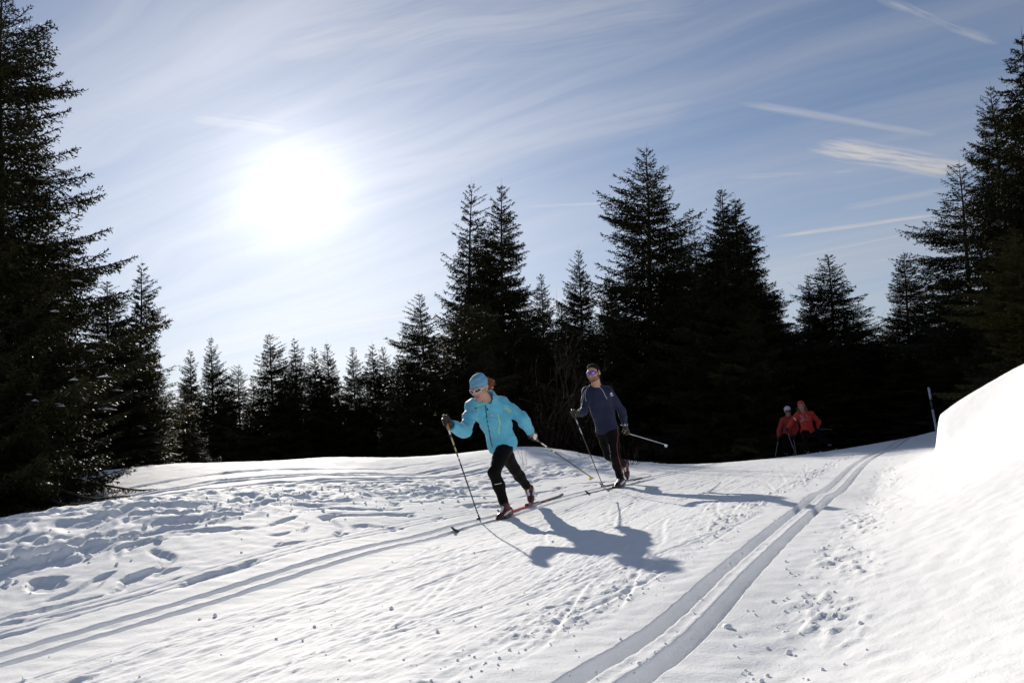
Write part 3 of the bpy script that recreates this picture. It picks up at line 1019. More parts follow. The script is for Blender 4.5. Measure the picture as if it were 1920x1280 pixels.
def noise3(X, s, seed=0):
    return (perlin(X[..., 0] * s + X[..., 2] * s * 0.37, X[..., 1] * s + X[..., 2] * s * 0.73, seed) + perlin(X[..., 2] * s + 5.2, X[..., 0] * s - X[..., 1] * s * 0.6, seed + 1)) * 0.5


def sdf_mesh(name, prims, h, mats, parent, cuts=(), disp=None):
    adds = [p for p in prims if not p.get('sub')]
    lo = np.min([_bb(p, 0.03)[0] for p in adds], 0)
    hi = np.max([_bb(p, 0.03)[1] for p in adds], 0)
    n = np.ceil((hi - lo) / h).astype(int) + 2
    F = np.full(n, 1.0, dtype=np.float64)
    T = np.zeros(n, dtype=np.int16)
    ax = [lo[i] + np.arange(n[i]) * h for i in range(3)]
    for p in prims:
        m = 0.03 + 2 * p['k']
        a, b = _bb(p, m)
        i0 = np.clip(np.floor((a - lo) / h).astype(int), 0, n)
        i1 = np.clip(np.ceil((b - lo) / h).astype(int) + 1, 0, n)
        if (i1 <= i0).any():
            continue
        sl = tuple(slice(i0[q], i1[q]) for q in range(3))
        X = np.stack(np.meshgrid(ax[0][sl[0]], ax[1][sl[1]], ax[2][sl[2]], indexing='ij'), -1)
        d = _sd(p, X)
        f = F[sl]
        k = max(p['k'], 1e-4)
        if p.get('sub'):
            d = -d
            hh = np.clip(0.5 - 0.5 * (f - d) / k, 0, 1)
            T[sl] = np.where((d > f - k * 0.3) & (p['tag'] >= 0), p['tag'], T[sl])
            F[sl] = f * (1 - hh) + d * hh + k * hh * (1 - hh)
        else:
            T[sl] = np.where(d < f, p['tag'], T[sl])
            hh = np.clip(0.5 + 0.5 * (f - d) / k, 0, 1)
            F[sl] = f * (1 - hh) + d * hh - k * hh * (1 - hh)
    G = None
    if disp is not None or cuts:
        nb = np.abs(F) < 0.08
        ii = np.argwhere(nb)
        X = lo + ii * h
        if disp is not None:
            F[nb] += disp(X)
        for (cp, cn, *lim) in cuts:
            # keep the side against the normal; lim: only within that distance of the point
            ins = F < 0.02
            ii = np.argwhere(ins)
            X = lo + ii * h
            dd = (X - np.asarray(cp)) @ norm(cn)
            if lim:
                dist = np.linalg.norm(X - np.asarray(cp), axis=1)
                dd = np.where(dist < lim[0], dd, -1)
            F[ins] = np.maximum(F[ins], dd)
    ins = F < 0
    c8 = [ins[i:n[0] - 1 + i, j:n[1] - 1 + j, k:n[2] - 1 + k] for i in (0, 1) for j in (0, 1) for k in (0, 1)]
    anyc, allc = c8[0].copy(), c8[0].copy()
    for c in c8[1:]:
        anyc |= c
        allc &= c
    cell = np.argwhere(anyc & ~allc)
    vid = np.full(np.array(n) - 1, -1, dtype=np.int64)
    vid[tuple(cell.T)] = np.arange(len(cell))
    acc = np.zeros((len(cell), 3))
    cnt = np.zeros(len(cell))
    corners = [(i, j, k) for i in (0, 1) for j in (0, 1) for k in (0, 1)]
    for ca in corners:
        for axis in range(3):
            if ca[axis]:
                continue
            cb = list(ca)
            cb[axis] = 1
            fa = F[tuple((cell + ca).T)]
            fb = F[tuple((cell + cb).T)]
            x = (fa < 0) != (fb < 0)
            t = np.where(x, fa / (fa - fb + 1e-20), 0)
            pt = np.array(ca, float) + np.eye(3)[axis] * t[:, None]
            acc[x] += pt[x]
            cnt[x] += 1
    V = lo + (cell + acc / np.maximum(cnt, 1)[:, None]) * h
    vt = T[tuple((cell + np.round(acc / np.maximum(cnt, 1)[:, None]).astype(int)).T)]
    quads = []
    for axis in range(3):
        u, w = (axis + 1) % 3, (axis + 2) % 3
        sa = [slice(0, n[0]), slice(0, n[1]), slice(0, n[2])]
        sb = list(sa)
        sa[axis], sb[axis] = slice(0, n[axis] - 1), slice(1, n[axis])
        A, B = ins[tuple(sa)], ins[tuple(sb)]
        for flip, msk in ((False, A & ~B), (True, ~A & B)):
            e = np.argwhere(msk)
            if not len(e):
                continue
            e = e[(e[:, u] > 0) & (e[:, w] > 0) & (e[:, u] < n[u] - 1) & (e[:, w] < n[w] - 1)]
            off = []
            for du, dw in ((-1, -1), (0, -1), (0, 0), (-1, 0)):
                q = e.copy()
                q[:, u] += du
                q[:, w] += dw
                off.append(vid[tuple(q.T)])
            Q = np.stack(off, -1)
            quads.append(Q[:, ::-1] if flip else Q)
    Q = np.vstack(quads)
    Q = Q[(Q >= 0).all(1)]
    mi = vt[Q[:, 0]]
    base = np.array(parent.location if parent.parent is None else parent.parent.location)
    o = link_mesh(name, V - base, Q, mats, parent, smooth=True, mat_idx=np.clip(mi, 0, (len(mats) if isinstance(mats, (list, tuple)) else 1) - 1))
    o['_v'] = 0
    del o['_v']
    SURF[o.name] = (V, Q)
    return o


SURF = {}


def bvh_of(*objs):
    V, F, b = [], [], 0
    for o in objs:
        v, q = SURF[o.name]
        V += v.tolist()
        F += (q + b).tolist()
        b += len(v)
    return BVHTree.FromPolygons(V, F)


def on(bv, pts, lift=0.0):
    """points and normals where the lines of sight through photo points meet a surface"""
    P_, N_ = [], []
    for px, py in pts:
        d = norm(ray(px, py))
        h = bv.ray_cast(Vector((0, 0, 0)), Vector(d))
        if h[0] is None:
            continue
        P_.append(np.array(h[0]) + np.array(h[1]) * lift)
        N_.append(np.array(h[1]))
    return P_, N_


def dens_pts(pts, k=6):
    out = []
    for a, b in zip(pts[:-1], pts[1:]):
        for q in range(k):
            out.append((a[0] + (b[0] - a[0]) * q / k, a[1] + (b[1] - a[1]) * q / k))
    return out + [pts[-1]]


def frame(F, U):
    """columns: right, forward, up"""
    f = norm(F)
    u = norm(np.asarray(U, float) - f * np.dot(U, f))
    return np.stack([np.cross(f, u), f, u], 1)


def head_prims(c, M, s=1.0, skin=0, lip=1, beard=None, mouth_open=False):
    """head in its own frame: x right, y forward, z up; origin between the ears"""
    def L(x, y, z):
        return c + M @ (np.array([x, y, z]) * s)
    pr = [fell(L(0, -.012, .038), np.array([.074, .094, .084]) * s, M, .02, skin),
          fell(L(0, .036, -.030), np.array([.058, .060, .075]) * s, M, .03, skin),
          fcone(L(-.048, .0, -.055), L(-.020, .070, -.088), .020 * s, .018 * s, .02, skin if beard is None else beard),
          fcone(L(.048, .0, -.055), L(.020, .070, -.088), .020 * s, .018 * s, .02, skin if beard is None else beard),
          fell(L(0, .080, -.092), np.array([.024, .020, .018]) * s, M, .015, skin if beard is None else beard),
          fcone(L(-.036, .083, .026), L(.036, .083, .026), .013 * s, .013 * s, .02, skin),
          fell(L(-.040, .064, -.022), np.array([.024, .022, .024]) * s, M, .02, skin),
          fell(L(.040, .064, -.022), np.array([.024, .022, .024]) * s, M, .02, skin),
          fcone(L(0, .094, .016), L(0, .112, -.024), .009 * s, .014 * s, .012, skin),
          fcone(L(-.012, .100, -.028), L(.012, .100, -.028), .009 * s, .009 * s, .008, skin),
          fell(L(-.076, -.012, -.004), np.array([.010, .022, .033]) * s, M, .008, skin),
          fell(L(.076, -.012, -.004), np.array([.010, .022, .033]) * s, M, .008, skin),
          sub(fell(L(-.033, .098, .006), np.array([.016, .012, .011]) * s, M, .012, -1)),
          sub(fell(L(.033, .098, .006), np.array([.016, .012, .011]) * s, M, .012, -1)),
          fell(L(-.032, .080, .006), np.array([.013, .013, .013]) * s, M, .003, skin),
          fell(L(.032, .080, .006), np.array([.013, .013, .013]) * s, M, .003, skin)]
    if beard is not None:
        pr += [fcone(L(-.055, .030, -.040), L(-.030, .082, -.058), .014 * s, .014 * s, .015, beard), fcone(L(.055, .030, -.040), L(.030, .082, -.058), .014 * s, .014 * s, .015, beard),
               fcone(L(-.026, .096, -.046), L(.026, .096, -.046), .008 * s, .008 * s, .008, beard), fcone(L(-.02, .086, -.080), L(.02, .086, -.080), .012 * s, .012 * s, .012, beard)]
    pr += [fcone(L(-.020, .098, -.054), L(.020, .098, -.054), .0065 * s, .0065 * s, .006, lip), fcone(L(-.016, .096, -.065), L(.016, .096, -.065), .0075 * s, .0075 * s, .006, lip),
           sub(fcone(L(-.022, .109, -.0595), L(.022, .109, -.0595), (.0042 if mouth_open else .0035) * s, (.0042 if mouth_open else .0035) * s, .002, 2 if mouth_open else lip))]
    return pr


def hand_prims(wrist, grip, u, fore, glove=0, stripe=1, thumb_up=1.0, s=1.0):
    """a fist closed round a pole: grip = point on the pole, u = pole axis towards the thumb"""
    u = norm(u)
    w = wrist - grip
    w = norm(w - u * np.dot(w, u))
    v = np.cross(u, w) * thumb_up
    g = grip
    pr = [fcone(wrist, g + w * .040 * s + u * .012 * s, .030 * s, .030 * s, .015, glove),
          fcone(g + w * .040 * s + u * .024 * s, g + w * .040 * s - u * .026 * s, .023 * s, .021 * s, .012, glove)]
    ro = .0265 * s
    for i, (off, rr, sc) in enumerate(((.030, .0105, .96), (.010, .011, 1.04), (-.010, .0108, 1.0), (-.029, .0095, .88))):
        base = g + u * off * s
        pts = [base + w * .036 * s + v * .020 * s]
        for a in np.radians([62, 118 * sc, 176 * sc, 226 * sc]):
            pts.append(base + (w * math.cos(a) + v * math.sin(a)) * ro)
        for q in range(4):
            pr.append(fcone(pts[q], pts[q + 1], rr * s * (1 - .06 * q), rr * s * (1 - .06 * (q + 1)), .004, stripe if (stripe is not None and i in (0, 1, 2) and q < 2) else glove))
    th = [wrist + (g + w * .04 * s - wrist) * .45 - v * .012 * s + u * .02 * s]
    for a, o_ in ((-50, .046), (-100, .050), (-165, .050)):
        a = math.radians(a)
        th.append(g + u * o_ * s + (w * math.cos(a) + v * math.sin(a)) * .028 * s)
    for q in range(3):
        pr.append(fcone(th[q], th[q + 1], (.016, .0125, .0115)[q] * s, (.0125, .0115, .0105)[q] * s, .006, glove))
    return pr, w, v


def boot_prims(ankle, toe, up_hint, s=1.0, base=0, dark=1, white=2):
    """ski boot: ankle joint to toe tip"""
    f = norm(toe - ankle)
    up = norm(np.asarray(up_hint) - f * np.dot(up_hint, f))
    sd = np.cross(f, up)
    # foot axis: the sole line
    heel = ankle - up * .055 * s - f * .055 * s
    ball = toe - f * .060 * s
    return [fcone(ankle + up * .055 * s, ankle - up * .01 * s, .047 * s, .046 * s, .02, base),
            fcone(heel + up * .02 * s, ankle - up * .02 * s, .038 * s, .044 * s, .02, base),
            fcone(ankle - up * .01 * s, ball, .046 * s, .034 * s, .03, base),
            fcone(ball, toe - f * .018 * s, .034 * s, .024 * s, .02, dark),
            fcone(heel, ball - up * .008 * s, .034 * s, .036 * s, .02, base, (up, .6)),
            fcone(heel - up * .028 * s, ball - up * .024 * s, .033 * s, .036 * s, .006, dark, (up, .34)),
            fcone(ball - up * .024 * s, toe - up * .014 * s, .036 * s, .020 * s, .006, dark, (up, .34)),
            fcone(ankle + up * .055 * s + f * .040 * s, ball + up * .026 * s - f * .02 * s, .011 * s, .011 * s, .004, white),
            fcone(ankle + sd * .046 * s - up * .01 * s, ball + sd * .026 * s, .012 * s, .010 * s, .004, white),
            fcone(ankle - sd * .046 * s - up * .01 * s, ball - sd * .026 * s, .012 * s, .010 * s, .004, white),
            fcone(ankle + up * .066 * s - f * .02 * s, ankle + up * .064 * s + f * .03 * s, .034 * s, .026 * s, .01, dark)]


def limb_prims(J, grow=0.0, legs=True, arms=True, torso=True, k=0.03, s=1.0, tag=0, bust=0.0):
    """body masses from joints J; grow thickens them into clothing"""
    g = grow
    pr = []
    up = norm(J['neck'] - J['pel'])
    rt = norm(J['shR'] - J['shL'])
    fw = norm(np.cross(up, rt))      # towards the chest
    J['fw'] = fw
    mid = J['pel'] + (J['neck'] - J['pel']) * 0.42
    if torso:
        for sg, a, b in ((1, 'shR', 'hipR'), (-1, 'shL', 'hipL')):
            pr.append(fcone(J[a] + (J['neck'] - J[a]) * .42 - up * .085 * s, mid + rt * sg * .055 * s, .088 * s + g, .080 * s + g, .05, tag))
            pr.append(fcone(mid + rt * sg * .055 * s, J[b] * .7 + J['pel'] * .3 + up * .03 * s, .080 * s + g, .094 * s + g, .05, tag))
        pr.append(fcone(J['shL'], J['shR'], .056 * s + g, .056 * s + g, .05, tag))
        pr.append(fcone(J['neck'] - up * .03 * s, J['neck'] - up * .16 * s, .085 * s + g, .095 * s + g, .06, tag))
        pr.append(fcone(J['hipL'] - fw * .02 * s, J['hipR'] - fw * .02 * s, .092 * s + g, .092 * s + g, .05, tag))
        if bust:
            for sg in (-1, 1):
                pr.append(fell(J['neck'] - up * .20 * s + rt * sg * .07 * s + fw * (.075 + bust) * s, np.array([.06, .05, .06]) * s + g, None, .05, tag))
    if arms:
        for q in 'LR':
            sh, el, wr = J['sh' + q], J['el' + q], J['wr' + q]
            pr += [fcone(sh, sh + (el - sh) * .45, .054 * s + g, .046 * s + g, k, tag), fcone(sh + (el - sh) * .45, el, .046 * s + g, .039 * s + g, k, tag),
                   fcone(el, el + (wr - el) * .35, .040 * s + g, .040 * s + g, k, tag), fcone(el + (wr - el) * .35, wr, .040 * s + g, .027 * s + g, k, tag)]
    if legs:
        for q in 'LR':
            hp, kn, an = J['hip' + q], J['kn' + q], J['an' + q]
            shin = norm(an - kn)
            back = norm(kn - (hp + an) / 2)
            if np.linalg.norm(kn - (hp + an) / 2) < .02:
                back = fw
            pr += [fcone(hp, hp + (kn - hp) * .5, .088 * s + g, .074 * s + g, k, tag), fcone(hp + (kn - hp) * .5, kn, .074 * s + g, .055 * s + g, k, tag),
                   fcone(kn, kn + (an - kn) * .35 - back * .012, .054 * s + g, .056 * s + g, k, tag), fcone(kn + (an - kn) * .35 - back * .012, kn + (an - kn) * .75, .056 * s + g, .039 * s + g, k, tag),
                   fcone(kn + (an - kn) * .75, an, .039 * s + g, .034 * s + g, k, tag)]
    return pr


# colours of the skiers' clothes
M_SKIN = pmat('skin', (0.52, 0.29, 0.20), 0.5, 0.10, 30, spec=0.4)
M_LIP = pmat('lips', (0.42, 0.16, 0.13), 0.45)
M_TEETH = pmat('teeth', (0.75, 0.72, 0.66), 0.3)
M_BEARD = pmat('dark_beard', (0.16, 0.082, 0.055), 0.8, 0.4, 90)
M_BLUE = pmat('light_blue_softshell', (0.105, 0.47, 0.64), 0.66, 0.06, 25, 0.25, 60, sheen=0.25)
M_CAP = pmat('light_blue_knit', (0.16, 0.40, 0.56), 0.8, 0.08, 60, 0.2, 200)
M_LIME = pmat('lime_zip', (0.55, 0.78, 0.22), 0.5)
M_ZIP = pmat('dark_blue_zip', (0.012, 0.05, 0.09), 0.5)
M_BLACK = pmat('black_lycra', (0.008, 0.0065, 0.006), 0.6, 0.2, 12, 0.1, 60, spec=0.06)
M_CHAR = pmat('charcoal_tights', (0.011, 0.009, 0.008), 0.65, 0.2, 12, 0.1, 60, spec=0.06)
M_GLOVE = pmat('black_glove', (0.018, 0.017, 0.017), 0.7, 0.2, 40, 0.2, 120)
M_WHITE = pmat('white_plastic', (0.78, 0.78, 0.76), 0.4)
M_REFL = pmat('pale_grey_piping', (0.50, 0.52, 0.56), 0.4)
M_RED = pmat('boot_red', (0.10, 0.009, 0.009), 0.38, 0.15, 20)
M_DKRED = pmat('boot_dark', (0.045, 0.014, 0.014), 0.42, 0.2, 20)
M_NAVY = pmat('navy_base_layer', (0.014, 0.019, 0.048), 0.75, 0.08, 30, 0.2, 120, sheen=0.05, spec=0.25)
M_REDLINE = pmat('red_piping', (0.42, 0.05, 0.045), 0.5)
M_HAIRD = pmat('dark_hair', (0.012, 0.008, 0.006), 0.8, 0.4, 60, 0.6, 140, spec=0.15)
M_HAIRR = pmat('copper_hair', (0.36, 0.12, 0.035), 0.45, 0.35, 60)
M_LENS = pmat('brown_lens', (0.045, 0.035, 0.014), 0.08, spec=0.8)
M_PURPLE = pmat('purple_mirror_lens', (0.40, 0.26, 0.95), 0.2, 0.25, 30, metal=0.4)
M_FRAMEP = pmat('purple_frame', (0.045, 0.03, 0.16), 0.3)
M_JRED = pmat('red_jacket', (0.62, 0.040, 0.022), 0.6, 0.1, 20, 0.2, 60)
M_JREDL = pmat('dark_red_jacket', (0.42, 0.032, 0.024), 0.6, 0.1, 20, 0.2, 60)
M_HATRED = pmat('red_orange_hat', (0.62, 0.055, 0.02), 0.7)
M_HATW = pmat('white_hat', (0.72, 0.72, 0.74), 0.8, 0.08, 60)
M_POLE = pmat('pole_carbon', (0.020, 0.020, 0.022), 0.35)
M_ALU = pmat('pole_pale_metal', (0.42, 0.44, 0.47), 0.35, metal=0.5)
M_YEL = pmat('pole_yellow_print', (0.55, 0.46, 0.16), 0.5)
M_CORK = pmat('cork_grip', (0.34, 0.20, 0.09), 0.8, 0.25, 60)
M_BASKY = pmat('yellow_basket', (0.62, 0.50, 0.10), 0.45)
M_BASKW = pmat('pale_blue_basket', (0.55, 0.66, 0.80), 0.4)
M_SKIRED = pmat('ski_red', (0.60, 0.045, 0.025), 0.3)
M_SKIW = pmat('ski_white', (0.75, 0.75, 0.74), 0.3)
M_SKIB = pmat('ski_black', (0.018, 0.018, 0.02), 0.3)
M_BLOND = pmat('fair_hair', (0.25, 0.16, 0.08), 0.5, 0.3, 60)


def glasses(parent, c, M, lens, frm, s=1.0, big=1.0):
    """wraparound sport glasses in head coordinates"""
    def L(x, y, z):
        return c + M @ (np.array([x, y, z]) * s)
    lm, fm = MB(), MB()
    for sg in (-1, 1):
        n = 16
        ring, ring2 = [], []
        for k in range(n):
            a = 2 * math.pi * k / n
            x = sg * (.036 + .031 * math.copysign(abs(math.cos(a)) ** .8, math.cos(a)))
            z = .007 + (.019 * big) * math.copysign(abs(math.sin(a)) ** .8, math.sin(a)) + (.004 if sg * x > .04 else 0)
            yy = .113 - 7.5 * x * x
            ring.append(L(x, yy, z))
            ring2.append(L(x * .97, yy - .006, z))
        cen = L(sg * .036, .113 - 7.5 * .036 ** 2 + .004, .007)
        vs = ring + ring2 + [cen, L(sg * .036, .095, .007)]
        fs = [(k, (k + 1) % n, 2 * n) for k in range(n)] + [((k + 1) % n, k, n + k, n + (k + 1) % n) for k in range(n)] + [((k + 1) % n + n, k + n, 2 * n + 1) for k in range(n)]
        lm.add(vs, fs)
        fm.tube(ring + [ring[0]], .0035 * s, 6, 0, False)
        fm.tube([L(sg * .066, .083, .012), L(sg * .077, .045, .010), L(sg * .079, -.005, .008)], [.0045 * s, .004 * s, .003 * s], 6)
    fm.tube([L(-.008, .113, .012), L(0, .116, .014), L(.008, .113, .012)], .004 * s, 6)
    fr = fm.build('sunglasses', frm, parent)
    ln = lm.build('lens', lens, fr)
    return fr


def ski_pole(name_label, top, tip, mats, group, basket='dark', strap_dir=None, bands=(), beyond=0.06):
    """top = pole axis point at the hand, tip = where the spike ends"""
    ax = norm(tip - top)
    head = top - ax * beyond
    L = np.linalg.norm(tip - head)
    root = empty('ski_pole', tip, name_label, 'ski pole', group)
    sh = MB()
    cuts = sorted({0.0, 1.0} | {b for q in bands for b in q[:2]})
    for a, b in zip(cuts[:-1], cuts[1:]):
        mi = 0
        for q in bands:
            if a >= q[0] - 1e-6 and b <= q[1] + 1e-6:
                mi = q[2]
        r = lambda t: .0085 - .0030 * t
        sh.tube([head + ax * L * a, head + ax * L * b], [r(a), r(b)], 8, mi, False)
    sh.tube([tip - ax * .02, tip], [.004, .0015], 6, 0)
    sh.build('shaft', mats, root)
    gp = MB()
    gp.tube([head - ax * .012, head, head + ax * .02, head + ax * .08, head + ax * .135, head + ax * .15], [.010, .018, .0145, .0125, .014, .010], 10)
    gp.build('grip', M_CORK if basket != 'plain' else M_POLE, root)
    st = MB()
    side = norm(np.cross(ax, [0, 0, 1.0]))
    bow = [head + ax * .02 + side * .012 * math.sin(q) + ax * (.10 * (1 - math.cos(q)) / 2) + norm(np.cross(side, ax)) * .035 * math.sin(q) for q in np.linspace(0, math.pi, 9)]
    st.ribbon(bow, [side] * 9, .014, .002)
    st.build('strap', M_GLOVE, root)
    bk = MB()
    bm = {'yellow': M_BASKY, 'pale': M_BASKW}.get(basket, M_POLE)
    b0 = tip - ax * .045
    fwd = norm(np.cross(ax, side))
    rim = [b0 + (side * math.cos(q) * .026 + fwd * (math.sin(q) * .032 + .008)) + ax * .006 for q in np.linspace(-.3, math.pi + .3, 10)]
    cen = [b0 - ax * .02, b0 + ax * .012]
    bk.add([cen[0]] + rim + [b0 + ax * .018], [(0, k, k + 1) for k in range(1, 10)] + [(11, k + 1, k) for k in range(1, 10)] + [(0, 10, 11), (0, 11, 1)])
    bk.tube([b0 - ax * .03, b0 + ax * .022], [.010, .008], 8)
    bk.build('basket', bm, root)
    return root


def ski(label, foot, d, up, ahead, behind, sections, group, tip_h=.055, mats=None, bind=True, lift=0.0):
    """a cross-country ski; foot = point of its top under the boot, d = direction of travel"""
    root = empty('ski', foot, label, 'ski', group)
    d = norm(d)
    up = norm(np.asarray(up) - d * np.dot(up, d))
    sd = np.cross(d, up)
    xs = np.concatenate([np.linspace(-behind, ahead - .28, 22), np.linspace(ahead - .26, ahead, 10)])
    v, f, mi = [], [], []
    for x in xs:
        tt = max(0, (x - (ahead - .26)) / .26)
        tl = max(0, (-x - (behind - .10)) / .10)
        z = tip_h * tt ** 2.2 + .015 * tl ** 2
        w = .022 * (1 - .62 * tt ** 2) * (1 - .25 * tl)
        th = .018 if tt == 0 else .018 * (1 - .6 * tt)
        c = foot + d * (x - .04 * tt ** 2) + up * z
        for a, b in ((-w, -th), (-w * .9, 0), (w * .9, 0), (w, -th)):
            v.append(c + sd * a + up * b)
    for i in range(len(xs) - 1):
        m_ = 0
        for a, b, q in sections:
            if a <= xs[i] < b:
                m_ = q
        for k in range(4):
            a = i * 4
            f.append((a + k, a + (k + 1) % 4, a + 4 + (k + 1) % 4, a + 4 + k))
            mi.append(m_)
    f += [(3, 2, 1, 0), tuple(len(v) - 4 + k for k in range(4))]
    mi += [0, mi[-1]]
    link_mesh('ski_body', np.array(v) - foot, f, mats or [M_SKIB, M_SKIRED, M_SKIW], root, smooth=False, mat_idx=mi)
    if bind:
        b = MB()
        def box(x0, x1, w, h):
            q = [foot + d * x + sd * y + up * z for x in (x0, x1) for y in (-w, w) for z in (.001, h)]
            b.add(q, [(0, 1, 3, 2), (4, 6, 7, 5), (0, 4, 5, 1), (2, 3, 7, 6), (1, 5, 7, 3), (0, 2, 6, 4)])
        box(-.20, .03, .017, .010)
        box(.03, .12, .021, .022)
        box(.12, .15, .012, .012)
        b.build('binding', M_SKIB, root, smooth=False)
    return root


# ------------------------------------------------------------------ the skiers
def joints(d):
    return {k: P(*v) for k, v in d.items()}


def ground_point(px, py):
    d = ray(px, py)
    ys = np.geomspace(1.5, 40, 6000)
    dz = d[2] * ys - terrain(d[0] * ys, ys, False)
    return d * ys[np.argmax(dz < 0)]


def add_ribbons(name, parent, bv, lines, width, mat, thick=0.002):
    m = MB()
    for ln in lines:
        p, n = on(bv, dens_pts(ln, 5))
        if len(p) > 2:
            m.ribbon(p, n, width, thick)
    if m.v:
        return m.build(name, mat, parent)


def curls(name, parent, c, rad, n, mat, seed, length=0.10, r0=0.003):
    r = np.random.default_rng(seed)
    m = MB()
    for i in range(n):
        d = norm(r.standard_normal(3) + np.array([0.25, 0.2, 0.3]))
        a = c + d * rad * (0.2 + 0.6 * r.random())
        s1, s2 = norm(np.cross(d, [0.3, 0.2, 1])), None
        s2 = np.cross(d, s1)
        ph, tw, am = r.random() * 6.28, 7 + 7 * r.random(), 0.007 + 0.010 * r.random()
        L = length * (0.35 + 0.65 * r.random())
        pts = [a + d * L * t * (1 - 0.25 * t) + np.array([0, 0, -0.05]) * t * t * (L / .1) + (s1 * math.cos(ph + tw * t) + s2 * math.sin(ph + tw * t)) * am for t in np.linspace(0, 1, 9)]
        m.tube(pts, [r0 * (1.2 - t * .8) for t in np.linspace(0, 1, 9)], 4)
    return m.build(name, mat, parent)


DL = track_dir(_cl, LIM_L, 7.8)
TR_L = -DL                                # the way the two leading skiers travel
RGT = np.cross(TR_L, [0, 0, 1.0])


def woman():
    J = joints(dict(head=(899, 728, 7.55), neck=(915, 752, 7.78), shR=(887, 761, 7.75), shL=(940, 757, 7.9), elR=(871, 808, 7.48), wrR=(847, 798, 7.27),
                    elL=(979, 783, 7.93), wrL=(993, 806, 8.10), pel=(942, 829, 8.10), hipL=(949, 833, 8.05), hipR=(935, 832, 8.17),
                    knL=(926, 885, 7.78), anL=(949, 955, 7.84), knR=(965, 879, 8.46), anR=(992, 917, 8.76), toeL=(932, 975, 7.66), toeR=(996, 943, 8.62)))
    gR, gL = P(836, 790, 7.16), P(1000, 820, 8.16)
    root = empty('person', ground_point(943, 972), 'woman striding in a light blue hooded jacket, blue cap and black tights', 'person')
    tipR, tipL = ground_point(901, 978), P(1111, 896, 9.1)
    uR, uL = norm(gR - tipR), norm(gL - tipL)
    M = frame((-.42, -.80, -.36), (-.20, -.2, .95))
    hc = J['head']
    hands = {}
    for q, g, u, tu in (('R', gR, uR, 1), ('L', gL, uL, -1)):
        hands[q], w, v = hand_prims(J['wr' + q], g, u, None, 0, 1, tu)
    body = limb_prims(J, 0.0, bust=.01) + [fcone(J['neck'] - (hc - J['neck']) * .2, hc - M[:, 2] * .06 - M[:, 1] * .02, .056, .050, .03, 0)] + head_prims(hc, M, 1.0)
    for q in 'RL':
        body += [fcone(J['wr' + q], {'R': gR, 'L': gL}[q] * .6 + J['wr' + q] * .4, .024, .022, .01, 0), fcone(J['an' + q], J['toe' + q] * .8 + J['an' + q] * .2, .03, .022, .01, 0)]
    sdf_mesh('body', body, .0085, [M_SKIN, M_LIP, M_TEETH], root)
    up = norm(J['neck'] - J['pel'])
    fw = J['fw']
    # jacket
    jk = limb_prims(J, .015, legs=False, bust=.014)
    for q in 'LR':
        jk.append(fcone(J['el' + q], J['wr' + q] * 1.08 - J['el' + q] * .08, .051, .044, .03, 0))
    jk += [fcone(J['neck'] - up * .05, J['neck'] + up * .045 + fw * .015, .088, .080, .04, 0),
           fell(J['neck'] - fw * .085 + up * .012 + norm(J['shL'] - J['shR']) * .02, (.10, .055, .055), frame(fw, up), .04, 0),
           fcone(J['pel'] + up * .02, J['pel'] - up * .10, .140, .146, .06, 0, (fw, .85)),
           sub(fcone(J['neck'] + up * .01 + fw * .02, J['neck'] + up * .20 + fw * .05, .062, .082, .006, -1))]
    fold_ax = norm(J['wrL'] - J['elL'])

    def crease(X):
        big = 1 - np.abs(noise3(X * np.array([1, 1, 1.5]), 7.5, 71)) * 2.2
        return -.011 * np.clip(big, 0, 1) ** 2 - .007 * noise3(X, 19, 75) - .003 * noise3(X, 44, 77)
    cuts = [(J['pel'] - up * .062, -up)]
    for q in 'LR':
        ax = norm(J['wr' + q] - J['el' + q])
        cuts.append((J['wr' + q] + ax * .012, ax, .10))
    jo = sdf_mesh('jacket', jk, .0078, [M_BLUE], root, cuts, crease)
    bv = bvh_of(jo)
    add_ribbons('jacket_zip', root, bv, [[(910.5, 760), (912.6, 783), (916.4, 804.8), (920.8, 828), (924, 838)]], .010, M_ZIP)
    add_ribbons('pocket_zip', root, bv, [[(894, 781), (896, 793), (903, 810)]], .010, M_LIME)
    add_ribbons('pocket_zip', root, bv, [[(933.3, 776.4), (937.7, 795), (935.5, 806), (936, 814)]], .010, M_LIME)
    add_ribbons('sleeve_pocket', root, bv, [[(946.5, 763), (953, 766.5), (960, 772)], [(945.5, 766), (952, 770.5), (957, 774)]], .008, M_LIME)
    add_ribbons('collar_trim', root, bv, [[(892, 761), (897, 759), (905.5, 757.5), (912, 752)]], .008, M_LIME)
    for ln_ in ([(916.5, 754.5), (918.5, 755), (919, 757)], [(913.8, 765), (914.4, 767), (914.4, 769)], [(890.5, 766), (892, 765.2), (893.5, 764.8)]):
        add_ribbons('toggle', root, bv, [ln_], .009, M_BLACK, .006)
    add_ribbons('chest_emblem', root, bv, [[(919.3, 775.8), (920.5, 778.4), (921.6, 776.4)], [(921.6, 776.4), (922.6, 778.6), (924, 776)], [(920, 779.6), (922, 779.9), (923.6, 779.2)]], .008, M_REFL)
    # tights
    tg = limb_prims(J, .006, arms=False, torso=False)
    tg += [fcone(J['hipL'] - fw * .02, J['hipR'] - fw * .02, .100, .100, .05, 0), fcone(J['pel'], J['pel'] + up * .12, .105, .10, .05, 0)]
    to = sdf_mesh('tights', tg, .0085, [M_BLACK], root, disp=lambda X: -.0018 * noise3(X, 26, 80))
    bt = bvh_of(to)
    add_ribbons('reflective_stripe', root, bt, [[(927.5, 907.8), (934, 906.8), (940.5, 905)]], .006, M_WHITE)
